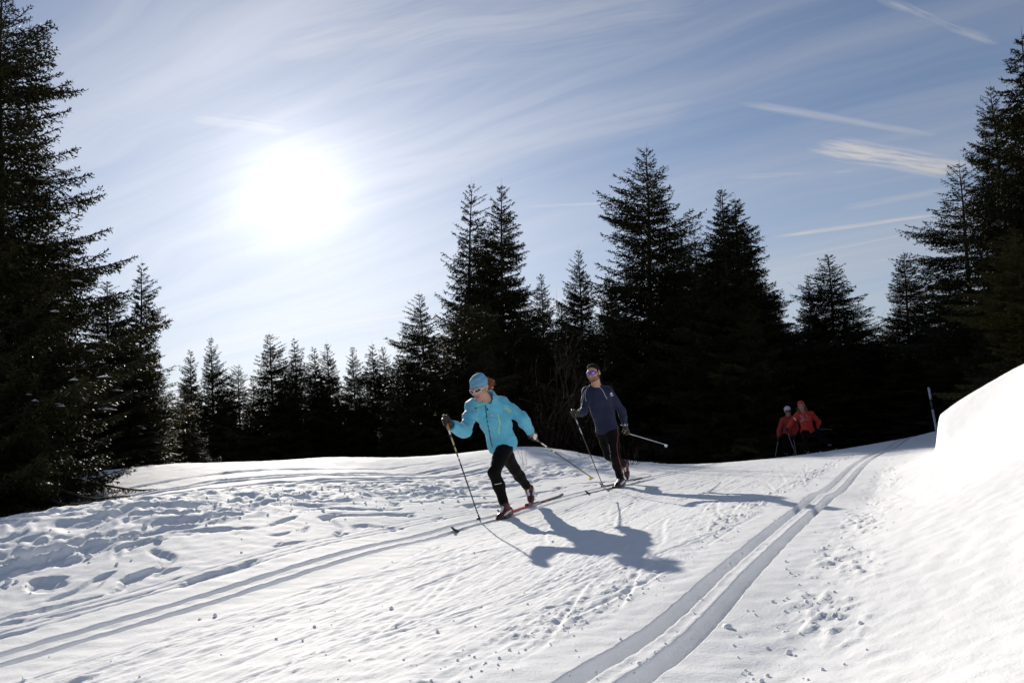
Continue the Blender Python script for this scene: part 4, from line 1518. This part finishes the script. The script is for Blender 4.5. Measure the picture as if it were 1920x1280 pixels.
    # gloves, boots
    for q in 'RL':
        ax = norm(J['wr' + q] - J['el' + q])
        gl = hands[q] + [fcone(J['wr' + q] - ax * .03, J['wr' + q] + ax * .035, .037, .034, .01, 0)]
        sdf_mesh('glove', gl, .0038, [M_GLOVE, M_WHITE], root)
    sdf_mesh('boot', boot_prims(J['anL'], J['toeL'], [0, 0, 1.0]), .005, [M_RED, M_DKRED, M_WHITE], root)
    sdf_mesh('boot', boot_prims(J['anR'], J['toeR'], TR_L + np.array([0, 0, .5])), .005, [M_RED, M_DKRED, M_WHITE], root)
    # cap, hair, glasses

    def L(x, y, z):
        return hc + M @ np.array([x, y, z])
    cap = [fell(L(0, -.012, .042), (.086, .106, .094), M, .02, 0), fell(L(0, -.045, .075), (.078, .085, .070), M, .03, 0)]
    sdf_mesh('cap', cap, .0055, [M_CAP], root, [(L(0, .09, .046), M @ norm([0, .40, -.92]))], lambda X: .004 * np.sin(((X - hc) @ M[:, 2]) * 95 + ((X - hc) @ M[:, 0]) * 22 + 2 * noise3(X, 12, 82)) * (np.abs(noise3(X, 9, 84)) > .1))
    curls('hair', root, P(915, 716, 7.66), .036, 130, M_HAIRR, 5, .075, .0032)
    glasses(root, hc, M, M_LENS, M_WHITE)
    # equipment
    ski_pole('ski pole planted in the snow by the hand the woman in blue swings forward', gR, tipR, [M_POLE, M_YEL, M_WHITE], 'ski poles of the woman in blue', 'dark', None, ((.10, .17, 2), (.20, .27, 1), (.29, .33, 1), (.38, .40, 2), (.42, .44, 1)))
    ski_pole('ski pole with a yellow basket trailing behind the woman in blue', gL, tipL, [M_POLE, M_YEL, M_WHITE], 'ski poles of the woman in blue', 'yellow', None, ((.16, .24, 2), (.27, .31, 1), (.33, .36, 2)))
    f1 = np.array(root.location) * 0 + J['anL'] - np.array([0, 0, .092])
    for nm, foot, lift, sgn, ahead, beh, sec in (
            ('black and white tipped ski gliding under the leading foot of the woman in blue', J['anL'], 0, 1, 1.27, .85, ((-.90, -.42, 0), (-.42, -.06, 1), (-.06, .5, 0), (.5, .9, 2), (.9, 1.3, 0))),
            ('red and white ski under the raised rear heel of the woman in blue', J['toeR'], 0, -1, .86, .92, ((-.92, -.48, 0), (-.48, -.38, 1), (-.38, -.26, 0), (-.26, -.02, 2), (-.02, .55, 1), (.55, .75, 2), (.75, 1.2, 0)))):
        x, y = foot[0], foot[1]
        sl = float(track_s(_cl, LIM_L, np.array(x), np.array(y)))
        side = np.cross(DL, [0, 0, 1.0])       # to the right of the track
        c = np.array([x, y, 0]) + (side * (sgn * GROOVE - sl) if sgn > 0 else 0)
        c2 = c + TR_L * ahead
        if sgn > 0:
            y2 = y + TR_L[1] * ahead
            c2 = np.array([float(track_x(_cl, LIM_L, y2)), y2, 0]) + np.cross(track_dir(_cl, LIM_L, y2), [0, 0, 1.0]) * GROOVE
        z0, z1 = gz(c[0], c[1]), gz(c2[0], c2[1])
        dd = norm(np.array([c2[0], c2[1], z1]) - np.array([c[0], c[1], z0]))
        print('SKI', nm[:20], 'ground', z0, 'foot', foot[2], 'offset s', sl)
        ski(nm, np.array([c[0], c[1], max(z0 + .012, foot[2] - .035) if sgn < 0 else z0 - .004]), dd, [0, 0, 1.0], ahead, beh, sec, 'skis of the woman in blue')
    for q in ('anL', 'toeL', 'toeR'):
        print('W', q, J[q][2] - gz(J[q][0], J[q][1]))
    print('W lens', {a + b: round(float(np.linalg.norm(J[a] - J[b])), 2) for a, b in (('shR', 'elR'), ('elR', 'wrR'), ('shL', 'elL'), ('elL', 'wrL'), ('hipL', 'knL'), ('knL', 'anL'), ('hipR', 'knR'), ('knR', 'anR'), ('neck', 'pel'), ('shR', 'shL'), ('anL', 'toeL'), ('anR', 'toeR'), ('head', 'neck'))}, 'poles', np.linalg.norm(gR - tipR), np.linalg.norm(gL - tipL))


woman()


def man():
    J = joints(dict(head=(1113, 700, 10.12), neck=(1118, 726, 10.25), shR=(1101, 734, 10.26), shL=(1140, 734, 10.26), elR=(1095, 771, 10.16), wrR=(1082, 776, 9.95),
                    elL=(1166, 770, 10.38), wrL=(1172, 797, 10.46), pel=(1139, 805, 10.42), hipL=(1147, 810, 10.36), hipR=(1132, 809, 10.46),
                    knL=(1154, 857, 10.12), anL=(1164, 900, 10.36), knR=(1142, 854, 10.42), anR=(1173, 872, 10.90), toeL=(1154, 914, 10.18), toeR=(1176, 896, 10.82)))
    gR, gL = P(1076, 776, 9.86), P(1174, 811, 10.54)
    root = empty('person', ground_point(1160, 914), 'bearded man in a tight navy top and black tights, purple mirrored sunglasses', 'person')
    tipR, tipL = ground_point(1132, 914), P(1251, 834, 11.55)
    uR, uL = norm(gR - tipR), norm(gL - tipL)
    M = frame((-.50, -.85, -.10), (-.10, -.05, 1))
    hc = J['head']
    up = norm(J['neck'] - J['pel'])
    hands = {q: hand_prims(J['wr' + q], g, u, None, 0, None, tu)[0] for q, g, u, tu in (('R', gR, uR, 1), ('L', gL, uL, -1))}
    body = limb_prims(J, 0.0, s=1.08) + [fcone(J['neck'] - up * .04, hc - M[:, 2] * .06 - M[:, 1] * .02, .064, .057, .03, 0)] + head_prims(hc, M, 1.06, 0, 1, 3, True)
    for q in 'RL':
        body += [fcone(J['wr' + q], {'R': gR, 'L': gL}[q] * .6 + J['wr' + q] * .4, .024, .022, .01, 0), fcone(J['an' + q], J['toe' + q] * .8 + J['an' + q] * .2, .03, .022, .01, 0)]
    sdf_mesh('body', body, .0085, [M_SKIN, M_LIP, M_TEETH, M_BEARD], root)
    fw = J['fw']
    tp = limb_prims(J, .009, legs=False, s=1.08)
    tp += [fcone(J['neck'] - up * .06, J['neck'] + up * .03, .084, .072, .03, 0), fcone(J['pel'] + up * .06, J['pel'] - up * .03, .118, .12, .05, 0, (fw, .85)),
           sub(fcone(J['neck'] + up * .015 + fw * .01, J['neck'] + up * .2 + fw * .03, .062, .08, .005, -1))]
    cuts = [(J['pel'] - up * .02, -up)]
    for q in 'LR':
        ax = norm(J['wr' + q] - J['el' + q])
        cuts.append((J['wr' + q] + ax * .005, ax, .10))

    def quilt(X):
        t = (X - J['pel']) @ up
        return (-.0016 * np.sin(t * 2 * np.pi / .042 + 1.2 * noise3(X, 5, 90)) * sstep(t, -.02, .05) * (1 - sstep(t, .32, .40)) - .002 * noise3(X, 18, 92))
    jo = sdf_mesh('top', tp, .008, [M_NAVY], root, cuts, quilt)
    bv = bvh_of(jo)
    add_ribbons('piping', root, bv, [[(1106, 723), (1100, 728), (1097.5, 735), (1097, 744), (1099, 752)]], .006, M_REFL)
    add_ribbons('piping', root, bv, [[(1097, 731), (1094.5, 737), (1093, 748), (1091.5, 757), (1088.5, 767), (1085, 773)]], .006, M_REFL)
    add_ribbons('piping', root, bv, [[(1122, 724), (1128, 729), (1132, 735), (1134.5, 741), (1138, 747.5)]], .006, M_REFL)
    add_ribbons('sleeve_emblem', root, bv, [[(1143.9, 739.2), (1145.2, 737.2), (1146.6, 735.2)], [(1145.4, 739.4), (1146.4, 737.8), (1147.2, 736.2)], [(1146.8, 739.3), (1147.6, 738.2), (1148.2, 737.4)], [(1145.2, 742), (1147.5, 741.2), (1150, 740)]], .009, M_WHITE)
    tg = limb_prims(J, .005, arms=False, torso=False, s=1.08) + [fcone(J['hipL'] - fw * .02, J['hipR'] - fw * .02, .104, .104, .05, 0), fcone(J['pel'], J['pel'] + up * .1, .110, .105, .05, 0)]
    to = sdf_mesh('tights', tg, .0085, [M_CHAR], root, disp=lambda X: -.0018 * noise3(X, 26, 94))
    bt = bvh_of(to)
    add_ribbons('side_stripe', root, bt, [[(1155, 796), (1158, 804), (1159, 815), (1156.5, 836.5), (1159, 855), (1164, 872), (1166, 888)]], .007, M_REDLINE)
    add_ribbons('thigh_stripe', root, bt, [[(1141.4, 832.5), (1143, 841), (1144.6, 849)]], .005, M_REFL)
    for q in 'RL':
        ax = norm(J['wr' + q] - J['el' + q])
        gl = hands[q] + [fcone(J['wr' + q] - ax * .025, J['wr' + q] + ax * .035, .038, .035, .01, 0)]
        sdf_mesh('glove', gl, .0042, [M_GLOVE], root)
    wm = MB()
    ax = norm(J['wrL'] - J['elL'])
    c = J['wrL'] - ax * .012
    s1 = norm(np.cross(ax, [0, 1.0, 0]))
    s2 = np.cross(ax, s1)
    wm.tube([c + (s1 * math.cos(a) + s2 * math.sin(a)) * .040 for a in np.linspace(0, 2 * math.pi, 17)], .006, 5, 0, False)
    wm.tube([c + np.array([-.01, -.046, 0]), c + np.array([-.01, -.052, 0])], .017, 12)
    wm.build('watch', M_ALU, root)
    sdf_mesh('boot', boot_prims(J['anL'], J['toeL'], [0, 0, 1.0], 1.05, 1, 1, 2), .006, [M_RED, M_DKRED, M_WHITE], root)
    sdf_mesh('boot', boot_prims(J['anR'], J['toeR'], TR_L + np.array([0, 0, .5]), 1.05), .006, [M_RED, M_DKRED, M_WHITE], root)

    def L(x, y, z):
        return hc + M @ (np.array([x, y, z]) * 1.06)
    hr = [fell(L(0, -.018, .046), np.array([.0775, .093, .0815]) * 1.06, M, .02, 0), fell(L(0, .03, .090), np.array([.052, .05, .030]) * 1.06, M, .02, 0),
          fcone(L(-.072, .022, .03), L(-.072, .02, -.02), .008, .006, .008, 0), fcone(L(.072, .022, .03), L(.072, .02, -.02), .008, .006, .008, 0),
          sub(fell(L(0, .105, .022), np.array([.078, .075, .070]) * 1.06, M, .01, -1)), sub(fell(L(-.08, .0, -.01), np.array([.02, .03, .04]), M, .008, -1)), sub(fell(L(.08, .0, -.01), np.array([.02, .03, .04]), M, .008, -1))]
    sdf_mesh('hair', hr, .005, [M_HAIRD], root, [(L(0, -.05, -.045), M @ norm([0, .45, -.9]))], lambda X: .0035 * noise3(X, 60, 96))
    glasses(root, hc, M, M_PURPLE, M_FRAMEP, 1.06, 1.15)
    ski_pole('black ski pole planted by the forward hand of the man in navy', gR, tipR, [M_POLE, M_ALU], 'ski poles of the man in navy', 'plain', None, ((.11, .17, 1), (.22, .30, 1)), .06)
    ski_pole('pale ski pole lifted backwards by the man in navy, round basket in the air', gL, tipL, [M_POLE, M_ALU], 'ski poles of the man in navy', 'pale', None, ((.12, .98, 1),), .05)
    for nm, foot, sgn, ahead, beh, sec in (
            ('black ski flat in the track under the leading boot of the man in navy', J['anL'], 1, 1.05, .85, ((-.85, -.3, 2), (-.3, 1.2, 0))),
            ('grey and black ski trailing under the lifted heel of the man in navy', J['toeR'], -1, 1.0, .95, ((-.95, -.6, 2), (-.6, -.2, 0), (-.2, .4, 2), (.4, 1.2, 0)))):
        x, y = foot[0], foot[1]
        dl = track_dir(_cl, LIM_L, y)
        sl = float(track_s(_cl, LIM_L, np.array(x), np.array(y)))
        c = np.array([x, y, 0]) + (np.cross(dl, [0, 0, 1.0]) * (sgn * GROOVE - sl) if sgn > 0 else 0)
        c2 = c - dl * ahead
        z0, z1 = gz(c[0], c[1]), gz(c2[0], c2[1])
        print('SKI2', 'ground', z0, 'foot', foot[2], 's', sl)
        dd = norm(np.array([c2[0], c2[1], z1]) - np.array([c[0], c[1], z0]))
        ski(nm, np.array([c[0], c[1], max(z0 + .012, foot[2] - .035) if sgn < 0 else z0 - .004]), dd, [0, 0, 1.0], ahead, beh, sec, 'skis of the man in navy')
    for q in ('anL', 'toeL', 'toeR'):
        print('M', q, J[q][2] - gz(J[q][0], J[q][1]))
    print('M lens', {a + b: round(float(np.linalg.norm(J[a] - J[b])), 2) for a, b in (('shR', 'elR'), ('elR', 'wrR'), ('shL', 'elL'), ('elL', 'wrL'), ('hipL', 'knL'), ('knL', 'anL'), ('hipR', 'knR'), ('knR', 'anR'), ('neck', 'pel'), ('shR', 'shL'), ('anL', 'toeL'), ('anR', 'toeR'), ('head', 'neck'))}, 'poles', np.linalg.norm(gR - tipR), np.linalg.norm(gL - tipL))


man()


FAR_K = 1.08


def far_skier(JD, grips, tips, F, U, label, jmat, hmat, hatname, skis, poles, group, fair=False, hat_low=.05):
    J = joints({k: (v[0], v[1], v[2] * FAR_K) for k, v in JD.items()})
    hc = J['head']
    M = frame(F, U)
    foot = (J['anL'] + J['anR']) / 2
    root = empty('person', (foot[0], foot[1], gz(foot[0], foot[1])), label, 'person')
    g = {q: P(grips[q][0], grips[q][1], grips[q][2] * FAR_K) for q in 'RL'}
    tp = {q: P(tips[q][0], tips[q][1], tips[q][2] * FAR_K) for q in 'RL'}
    up = norm(J['neck'] - J['pel'])
    body = limb_prims(J, 0.0, s=1.06) + [fcone(J['neck'] - up * .04, hc - M[:, 2] * .06 - M[:, 1] * .02, .06, .054, .03, 0)] + head_prims(hc, M, 1.08)
    for q in 'RL':
        body.append(fcone(J['wr' + q], g[q] * .6 + J['wr' + q] * .4, .024, .022, .01, 0))
        body.append(fcone(J['an' + q], J['toe' + q] * .8 + J['an' + q] * .2, .03, .022, .01, 0))
    sdf_mesh('body', body, .012, [M_SKIN, M_LIP, M_TEETH], root)
    fw = J['fw']
    jk = limb_prims(J, .020, legs=False, s=1.06) + [fcone(J['neck'] - up * .05, J['neck'] + up * .03, .085, .075, .03, 0), fcone(J['pel'] + up * .03, J['pel'] - up * .08, .13, .135, .05, 0),
                                             sub(fcone(J['neck'] + up * .01 + fw * .02, J['neck'] + up * .2 + fw * .05, .06, .08, .006, -1))]
    cuts = [(J['pel'] - up * .05, -up)]
    for q in 'LR':
        ax = norm(J['wr' + q] - J['el' + q])
        cuts.append((J['wr' + q] + ax * .005, ax, .10))
    jo = sdf_mesh('jacket', jk, .011, [jmat], root, cuts, lambda X: -.006 * noise3(X, 12, 101))
    sdf_mesh('trousers', limb_prims(J, .012, arms=False, torso=False, s=1.06) + [fcone(J['hipL'], J['hipR'], .115, .11, .05, 0), fcone(J['pel'], J['pel'] + up * .1, .11, .1, .05, 0)], .013, [M_BLACK], root)
    for q, tu in (('R', 1), ('L', -1)):
        sdf_mesh('glove', hand_prims(J['wr' + q], g[q], norm(g[q] - tp[q]), None, 0, None, tu)[0], .007, [M_GLOVE], root)
        sdf_mesh('boot', boot_prims(J['an' + q], J['toe' + q], [0, -.3, 1.0], 1.0, 0, 0, 1), .010, [M_BLACK, M_REFL], root)
    def L(x, y, z):
        return hc + M @ (np.array([x, y, z]) * 1.08)
    sdf_mesh(hatname, [fell(L(0, -.012, .044), np.array([.095, .114, .103]), M, .02, 0)], .008, [hmat], root, [(L(0, .09, hat_low), M @ norm([0, .40, -.92]))])
    if fair:
        curls('hair', root, L(.06, -.03, -.05), .04, 60, M_BLOND, 9, .14, .004)
        curls('hair', root, L(-.06, -.03, -.05), .04, 50, M_BLOND, 10, .12, .004)
    glasses(root, hc, M, M_SKIB, M_WHITE if fair else M_SKIB, 1.08)
    for q in 'RL':
        ski_pole(poles[q], g[q], tp[q], [M_POLE, M_ALU], group, 'plain', None, ((.10, .98, 1),), .05)
    return root, J, jo


r4, J4, jo4 = far_skier(
    dict(head=(1502.5, 761, 18.8), neck=(1506, 772, 18.95), shR=(1496, 777, 18.95), shL=(1521, 776, 19.05), elR=(1484, 791, 18.9), wrR=(1477.5, 803, 18.78), elL=(1535, 790, 19.15), wrL=(1533.5, 801, 19.3),
         pel=(1515, 806, 19.1), hipR=(1510, 809, 19.05), hipL=(1521, 809, 19.15), knR=(1509, 829, 18.75), anR=(1513, 846, 18.95), knL=(1538, 818, 19.25), anL=(1555, 832, 19.5), toeR=(1507, 851, 18.82), toeL=(1553, 840, 19.35)),
    {'R': (1475, 806, 18.72), 'L': (1534, 804, 19.35)}, {'R': (1492, 852, 18.95), 'L': (1561, 805, 20.35)}, (-.35, -.9, -.05), (-.05, 0, 1),
    'person in a bright red jacket, orange red hat and white framed glasses', M_JRED, M_HATRED, 'hat', None,
    {'R': 'thin ski pole in front of the red skier with the orange red hat', 'L': 'pale ski pole pointing backwards from the red skier with the orange red hat'}, 'ski poles of the orange hatted skier', True, .062)
bv4 = bvh_of(jo4)
add_ribbons('reflective_trim', r4, bv4, [[(1500, 778), (1505, 782), (1506, 786), (1500, 789)], [(1512, 776), (1513, 781), (1519, 782)], [(1501, 791), (1508, 786), (1519, 786)]], .014, M_REFL)
add_ribbons('sleeve_band', r4, bv4, [[(1488, 783), (1491, 785), (1493, 789)]], .035, M_WHITE)
r3, J3, jo3 = far_skier(
    dict(head=(1477, 770.5, 20.0), neck=(1478.5, 781, 20.1), shR=(1468, 787, 20.1), shL=(1490, 786, 20.15), elR=(1461, 805, 20.05), wrR=(1460, 818, 19.9), elL=(1494, 803, 20.1), wrL=(1489, 815, 19.9),
         pel=(1480, 813, 20.2), hipR=(1474, 816, 20.15), hipL=(1486, 816, 20.25), knR=(1471, 833, 19.95), anR=(1473, 849, 20.2), knL=(1484, 833, 20.05), anL=(1486, 849, 20.4), toeR=(1470, 854, 20.05), toeL=(1484, 853, 20.25)),
    {'R': (1459.5, 822, 19.85), 'L': (1487, 818, 19.8)}, {'R': (1453, 859, 19.6), 'L': (1494, 858, 19.9)}, (-.15, -.97, -.12), (-.05, 0, 1),
    'person in a dark red jacket and white hat, half behind the other red skier', M_JREDL, M_HATW, 'hat', None,
    {'R': 'thin ski pole hanging from the hand of the white hatted skier, nearest the left', 'L': 'thin ski pole between the two skiers in red'}, 'ski poles of the white hatted skier', False, .05)
for J_, nm, sec in ((J4, 'orange hatted', 0), (J3, 'white hatted', 1)):
    for q in 'RL':
        f = J_['toe' + q]
        dl = track_dir(_cr, LIM_R, f[1])
        z0 = gz(f[0], f[1])
        k = {('orange hatted', 'R'): 'pale banded ski under the standing leg of the orange hatted skier', ('orange hatted', 'L'): 'ski lying out behind the kicked back leg of the orange hatted skier',
             ('white hatted', 'R'): 'left ski of the white hatted skier, dark in the shade', ('white hatted', 'L'): 'right ski of the white hatted skier, dark in the shade'}[(nm, q)]
        c2 = f[:2] - dl[:2] * .9
        dd = norm(np.array([c2[0], c2[1], gz(c2[0], c2[1])]) - np.array([f[0], f[1], z0]))
        print('FAR', nm, q, f[2] - z0)
        ski(k, np.array([f[0], f[1], max(z0 + .02, min(f[2] - .02, z0 + .08))]), dd, [0, 0, 1.0], .95, .95, ((-.95, -.3, 2), (-.3, .2, 0), (.2, 1.2, 2)), 'skis of the %s skier' % nm)


# ------------------------------------------------------------------ bare shrubs, marker pole, low boughs
def bare_shrub(name, loc, h, spread, n, label, seed, cat='shrub', lean=(0, 0), depth=3, r0=.012, group=None):
    r = np.random.default_rng(seed)
    root = empty(name, loc, label, cat, group)
    base = np.array(loc, float)
    st, tw = MB(), MB()

    def grow(p, d, L, rad, lev):
        k = 5
        pts = [p]
        dd = d
        for i in range(k):
            dd = norm(dd + r.standard_normal(3) * .10 + np.array([0, 0, .03]))
            pts.append(pts[-1] + dd * L / k)
        (st if lev == 0 else tw).tube(pts, [rad * (1 - .6 * q / k) for q in range(k + 1)], 4 if lev == 0 else 3, 0, False)
        if lev < depth - 1:
            m = int(3 + 4 * r.random())
            for i in range(m):
                j = 1 + int(r.random() * k)
                a = norm(dd + r.standard_normal(3) * .55 + np.array([0, 0, .1]))
                grow(pts[j], a, L * (.35 + .3 * r.random()), rad * .45, lev + 1)
    for i in range(n):
        a = r.random() * 6.28
        q = spread * (0.25 + .75 * r.random())
        d = norm([math.cos(a) * q + lean[0], math.sin(a) * q + lean[1], 1])
        grow(base + np.array([math.cos(a), math.sin(a), 0]) * .08 * h * r.random() - np.array([0, 0, .05]), d, h * (.55 + .4 * r.random()), r0 * (.6 + .5 * r.random()), 0)
    st.build('stem', MAT_TWIG, root)
    if tw.v:
        tw.build('twigs', MAT_TWIG, root, kind='stuff')
    return root


def at(px, py, y):
    q = P(px, py, y)
    return (q[0], q[1], gz(q[0], q[1]))


bare_shrub('bare_bush', at(1035, 850, 19.5), 3.0, .55, 16, 'leafless reddish brown bush fanning up between the two leading skiers', 3, r0=.018)
bare_shrub('bare_bush', at(1095, 850, 18.0), 1.5, 1.0, 14, 'low tangle of bare twigs on bright snow behind the man in navy', 4, r0=.010)
bare_shrub('bare_bush', at(960, 800, 22.0), 3.4, .5, 14, 'leafless bush in the dark behind the shoulder of the woman in blue', 5, r0=.016)
bare_shrub('bare_bush', at(1185, 870, 15.4), .8, 1.1, 12, 'small bare bush in the snow behind the boots of the man in navy', 6, r0=.006)
bare_shrub('sapling', ground_point(986, 872) + np.array([0, 0, 0.0]), .55, .35, 3, 'tiny leafless sapling poking out of smooth snow behind the woman in blue', 7, r0=.004, depth=2)
bare_shrub('bare_bush', P(1862, 722, 12.6) - np.array([0, 0, .3]), .6, .8, 8, 'brown twiggy shrub peeping over the top of the snow bank', 8, r0=.007)
bare_shrub('bare_bush', at(1600, 800, 24), 1.8, .9, 12, 'frosty bare bush in the shade right of the skiers in red', 9, r0=.012)
bare_shrub('bare_bush', at(1560, 790, 26), 2.6, .6, 12, 'dark leafless bush in the deep shade over the skis of the red skiers', 10, r0=.014)
bare_shrub('bare_bush', at(1500, 620, 24), 4.2, .35, 16, 'tall leafless brush left of the pointed spruce above the red skiers', 12, r0=.02)


M_PSHADED = pmat('pole_shaded_white', (0.30, 0.34, 0.46), 0.5)  # white marker pole toned grey-blue: its shade is put into the colour


def marker():
    a, b = P(1741, 726, 15.0), P(1750, 775, 15.0)
    ax = norm(b - a)
    L = np.linalg.norm(b - a) + .9
    root = empty('marker_pole', a + ax * L, 'leaning white piste marker pole with a dark band, behind the snow bank', 'marker pole')
    for nm, t0, t1, mt, r_ in (('pale_section', 0, .24, M_PSHADED, .022), ('dark_band', 0.242, .44, M_POLE, .021), ('pale_section', .442, L, M_PSHADED, .022)):
        m = MB()
        m.tube([a + ax * t0, a + ax * t1], r_, 10)
        m.build(nm, mt, root)


marker()


def low_bough(label, start, tips, seed, parent_name='fallen_bough'):
    """a bough of the edge spruce lying out over the snow"""
    r = np.random.default_rng(seed)
    root = empty(parent_name, start, label, 'bough', None)
    O, D, Ln = [], [], []
    st = MB()
    for tip in tips:
        d = tip - start
        L = np.linalg.norm(d[:2])
        out = norm([d[0], d[1], 0])
        o, dd, l, pos = branch_shoots(start.copy(), out, L, math.atan2(d[2], L) - .12, .10, r, .06, .30, True, .34)
        # keep everything above the snow
        lim = terrain(o[:, 0], o[:, 1], False) + .02
        o[:, 2] = np.maximum(o[:, 2], lim)
        O.append(o)
        D.append(dd)
        Ln.append(l)
        pos[:, 2] = np.maximum(pos[:, 2], terrain(pos[:, 0], pos[:, 1], False) + .02)
        st.tube([start] + list(pos[::3]), [.03 * (1 - .8 * q) for q in np.linspace(0, 1, 1 + len(pos[::3]))], 6, 0, False)
    v = blades(np.vstack(O), np.vstack(D), np.concatenate(Ln), 34, .040, .012, r)
    link_mesh('needles', v - np.array(start), np.arange(len(v)).reshape(-1, 3), MAT_NEEDLE, root)
    st.build('branch', MAT_BARK, root)


low_bough('bare looking spruce bough drooping onto the snow beside the huge edge spruce', P(30, 868, 9.0), [P(296, 912, 8.7), P(235, 945, 8.0), P(170, 965, 7.6), P(120, 930, 8.2)], 3)


def bough_snow(root, seed, n, h0=.12, h1=.6):
    """last patches of snow left lying on the boughs of one tree"""
    r = np.random.default_rng(seed)
    cr = [c for c in root.children if c.name.startswith('crown')][0]
    H, R = cr.dimensions[2], max(cr.dimensions[0], cr.dimensions[1]) / 2
    me = cr.data
    co = np.empty(len(me.vertices) * 3, dtype=np.float32)
    me.vertices.foreach_get('co', co)
    co = co.reshape(-1, 3)[2::9] * np.array(cr.scale)
    a = cr.rotation_euler.z
    co = np.stack([co[:, 0] * math.cos(a) - co[:, 1] * math.sin(a), co[:, 0] * math.sin(a) + co[:, 1] * math.cos(a), co[:, 2]], -1)
    rad = np.hypot(co[:, 0], co[:, 1])
    ok = (co[:, 2] > h0 * H) & (co[:, 2] < h1 * H) & (rad > .5 * R * (1 - co[:, 2] / H)) & (co[:, 1] < .2 * R)
    pick = co[ok][r.choice(ok.sum(), n, replace=False)]
    V, F = [], []
    k = 0
    for p in pick:
        out = norm([p[0], p[1], -.15])
        sd = norm(np.cross(out, [0, 0, 1]))
        L, w = .05 + .12 * r.random() ** 2, .018 + .02 * r.random()
        ring = [p + out * L * math.cos(q) * (1 + .3 * r.random()) + sd * w * math.sin(q) * (1 + .4 * r.random()) for q in np.linspace(0, 2 * math.pi, 9)[:-1]]
        V += [p + np.array([0, 0, .022])] + ring
        F += [(k, k + 1 + i, k + 1 + (i + 1) % 8) for i in range(8)]
        k += 9
    link_mesh('snow_patches', np.array(V), np.array(F), MAT_SNOW, root, smooth=True, kind='stuff')


bpy.context.view_layer.update()
for o in list(SC.objects):
    lb = o.get('label', '')
    for key, sd_, n_ in (('huge dark spruce at the left', 1, 70), ('broad greyish spruce', 2, 45), ('low olive spruce in front', 3, 40), ('short spruce below', 4, 25), ('slender drooping spruce just right', 5, 20)):
        if lb.startswith(key):
            bough_snow(o, sd_, n_)
